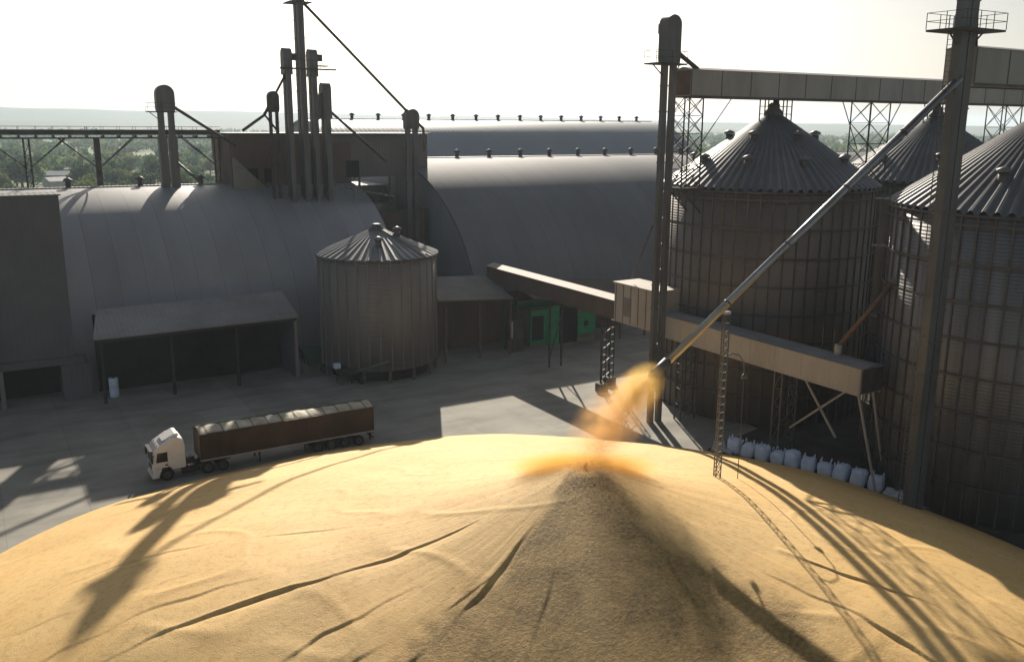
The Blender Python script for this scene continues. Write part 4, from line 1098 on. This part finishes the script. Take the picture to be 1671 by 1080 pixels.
# pale sheet added for brightness in the gap under the headhouse
q = MB(); cx, cy = view(-62, 420)
q.add([(cx-70, cy-90, .008), (cx+70, cy-90, .008), (cx+70, cy+110, .008), (cx-70, cy+110, .008)], [(0,1,2,3)])
struct(q.build('added_pale_lot', mat('pale_lot_sheet', (.62, .58, .48), (.54, .50, .41), .03, .95)))

# ------------------------------------------------------------------ falling corn and its dust
LAND = Vector((PK[0]+.1, PK[1]+.1, heap_z(.2, 0)))
def stream_point(t):
    """ballistic path from the spout mouth to the peak"""
    d_ = (PB-PA).normalized()
    hx, hy = LAND.x-PB.x, LAND.y-PB.y
    return Vector((PB.x+hx*t, PB.y+hy*t, PB.z + (LAND.z-PB.z)*(.62*t+.38*t*t)))
def kernels():
    rnd = random.Random(3); m = MB()
    def one(p, s_):
        a = Vector((rnd.gauss(0,1), rnd.gauss(0,1), rnd.gauss(0,1))).normalized()*s_; b = a.orthogonal().normalized()*s_; c = a.cross(b).normalized()*s_
        m.add([p+a, p+b, p-b*.6+c*.5, p-a*.4-c*.7], [(0,1,2), (0,2,3), (0,3,1), (1,3,2)])
    for k in range(9000):
        t = rnd.random()**.85; p = stream_point(t); sp = .10+1.05*t**1.1
        p += Vector((rnd.gauss(0, sp*.55), rnd.gauss(0, sp*.55), rnd.gauss(0, sp*.42)-.25*abs(rnd.gauss(0, sp))))
        one(p, rnd.uniform(.012, .028))
    for k in range(3000):                         # rebounding round the peak
        th = rnd.uniform(0, 6.28); r = abs(rnd.gauss(0, 2.3)); z = heap_z(r, th)+abs(rnd.gauss(0, .16))+.03
        one(Vector((PK[0]+r*math.cos(th), PK[1]+r*math.sin(th), z)), rnd.uniform(.012, .03))
    me = bpy.data.meshes.new('falling_grain'); me.from_pydata(m.v, [], m.f); me.materials.append(M['kernel'])
    o = bpy.data.objects.new('falling_grain', me); COL.objects.link(o)
    tag(o, 'loose corn kernels flying from the pipe mouth onto the peak of the heap', 'falling grain', None, 'stuff')
kernels()
def dust_mat(name, col, dens, nscale, thr, aniso=.45, soft='SPHERICAL'):
    m = bpy.data.materials.new(name); m.use_nodes = True; n, l = m.node_tree.nodes, m.node_tree.links
    n.clear(); out = n.new('ShaderNodeOutputMaterial'); v = n.new('ShaderNodeVolumePrincipled')
    v.inputs['Color'].default_value = (*col, 1); v.inputs['Anisotropy'].default_value = aniso
    tc = n.new('ShaderNodeTexCoord'); gr = n.new('ShaderNodeTexGradient'); gr.gradient_type = soft
    l.new(tc.outputs['Object'], gr.inputs['Vector'])
    g_ = n.new('ShaderNodeNewGeometry'); nz = n.new('ShaderNodeTexNoise'); nz.inputs['Scale'].default_value = nscale; nz.inputs['Detail'].default_value = 4
    l.new(g_.outputs['Position'], nz.inputs['Vector'])
    mr = n.new('ShaderNodeMapRange'); mr.inputs[1].default_value = thr; mr.inputs[2].default_value = thr+.3; mr.inputs[3].default_value = .08; l.new(nz.outputs['Fac'], mr.inputs[0])
    p = n.new('ShaderNodeMath'); p.operation = 'POWER'; p.inputs[1].default_value = 1.4; l.new(gr.outputs['Fac'], p.inputs[0])
    a = n.new('ShaderNodeMath'); a.operation = 'MULTIPLY'; l.new(p.outputs[0], a.inputs[0]); l.new(mr.outputs[0], a.inputs[1])
    b = n.new('ShaderNodeMath'); b.operation = 'MULTIPLY'; b.inputs[1].default_value = dens; l.new(a.outputs[0], b.inputs[0])
    l.new(b.outputs[0], v.inputs['Density']); l.new(v.outputs[0], out.inputs['Volume'])
    return m
def puff(label, c, radii, rot, m, name='dust_cloud'):
    b = MB(); n = 24; vs = []
    prof = [(math.sin(math.pi*k/12)+1e-3, -math.cos(math.pi*k/12)) for k in range(13)]
    b.lathe((0,0,0), prof, n); o = b.build(name, m)
    o.location = c; o.scale = radii; o.rotation_euler = rot
    return tag(o, label, 'dust', None, 'stuff')
D1 = dust_mat('stream_dust', (.99, .70, .25), 2.7, 1.5, .33)
D2 = dust_mat('drift_dust', (.985, .62, .27), .85, 1.0, .33)
D3 = dust_mat('crest_dust', (.985, .62, .18), 4.2, .5, .18)
dirh = math.atan2(LAND.y-PB.y, LAND.x-PB.x)
p1 = stream_point(.24)+Vector((0, 0, .1)); puff('dense yellow puff of grain dust bursting from the pipe mouth', p1, (2.7, 1.45, 1.6), (0, R(24), dirh), D1)
p2 = stream_point(.62); puff('thinner orange veil of dust trailing from the pipe towards the heap', p2+Vector((0, 0, .3)), (5.0, 2.2, 2.4), (0, R(24), dirh), D2)
puff('low orange arc of dust rolling over the peak of the heap', (PK[0]+.55, PK[1]+.9, heap_z(.5, 0)-.3), (1.9, 5.2, .95), (0, 0, R(59-90+90)), D3)

# ------------------------------------------------------------------ hazy air
hz = MB(); hz.box(-8500, 8500, -8500, 8500, -1.5, 118)
hm = bpy.data.materials.new('haze_air'); hm.use_nodes = True; n, l = hm.node_tree.nodes, hm.node_tree.links
n.clear(); ou = n.new('ShaderNodeOutputMaterial'); pv = n.new('ShaderNodeVolumePrincipled')
pv.inputs['Density'].default_value = .00013; pv.inputs['Color'].default_value = (.70, .85, 1, 1); pv.inputs['Anisotropy'].default_value = .35
l.new(pv.outputs[0], ou.inputs['Volume'])
ho = hz.build('haze', hm); tag(ho, 'pale haze that fades the far plain and hills', 'haze', None, 'stuff')

# ------------------------------------------------------------------ sky, sun, camera
ELEV, AZ = 25.0, -5.5                        # sun: degrees up, degrees right of the sightline
wa = R(59-AZ)                                 # heading of the sun in site axes
world = bpy.data.worlds.new('World'); scene.world = world; world.use_nodes = True
n, l = world.node_tree.nodes, world.node_tree.links
bg = n['Background']; sky = n.new('ShaderNodeTexSky'); sky.sky_type = 'NISHITA'; sky.sun_disc = False
sky.sun_elevation = R(ELEV); sky.sun_rotation = R(90)-wa; sky.air_density = 1.0; sky.dust_density = 2.2; sky.ozone_density = 1.0
hs = n.new('ShaderNodeHueSaturation'); hs.inputs['Saturation'].default_value = .55
l.new(sky.outputs[0], hs.inputs['Color']); l.new(hs.outputs[0], bg.inputs['Color']); bg.inputs['Strength'].default_value = .05
sd = bpy.data.lights.new('sun', 'SUN'); sd.energy = 5.0; sd.angle = R(.5); sd.color = (1, .90, .76)
so = bpy.data.objects.new('sun', sd); COL.objects.link(so)
sv = Vector((math.cos(wa)*math.cos(R(ELEV)), math.sin(wa)*math.cos(R(ELEV)), math.sin(R(ELEV))))
so.rotation_euler = (-sv).to_track_quat('-Z', 'Y').to_euler()

cd = bpy.data.cameras.new('camera'); cam = bpy.data.objects.new('camera', cd); COL.objects.link(cam)
cd.sensor_width = 36; cd.lens = 1484*36/1671; cd.clip_end = 20000; cd.clip_start = .2
from mathutils import Matrix
p, rho = R(12.8), R(.35)
F = Vector((SX, SY, 0)); Rr = Vector((SY, -SX, 0)); Zz = Vector((0,0,1))
fw = F*math.cos(p) - Zz*math.sin(p); up = F*math.sin(p) + Zz*math.cos(p)
rx = Rr*math.cos(rho) + up*math.sin(rho); uy = up*math.cos(rho) - Rr*math.sin(rho)
mw = Matrix((rx, uy, -fw)).transposed().to_4x4(); mw.translation = (0, 0, 30)
cam.matrix_world = mw
scene.camera = cam
vs_ = scene.view_settings; vs_.view_transform = 'Standard'; vs_.look = 'None'; vs_.exposure = .57; vs_.gamma = 1
cy = scene.cycles
cy.max_bounces = 6; cy.diffuse_bounces = 3; cy.glossy_bounces = 2; cy.volume_bounces = 1; cy.transparent_max_bounces = 6
cy.volume_step_rate = 2.0; cy.volume_max_steps = 128; cy.use_denoising = True; cy.sample_clamp_indirect = 6
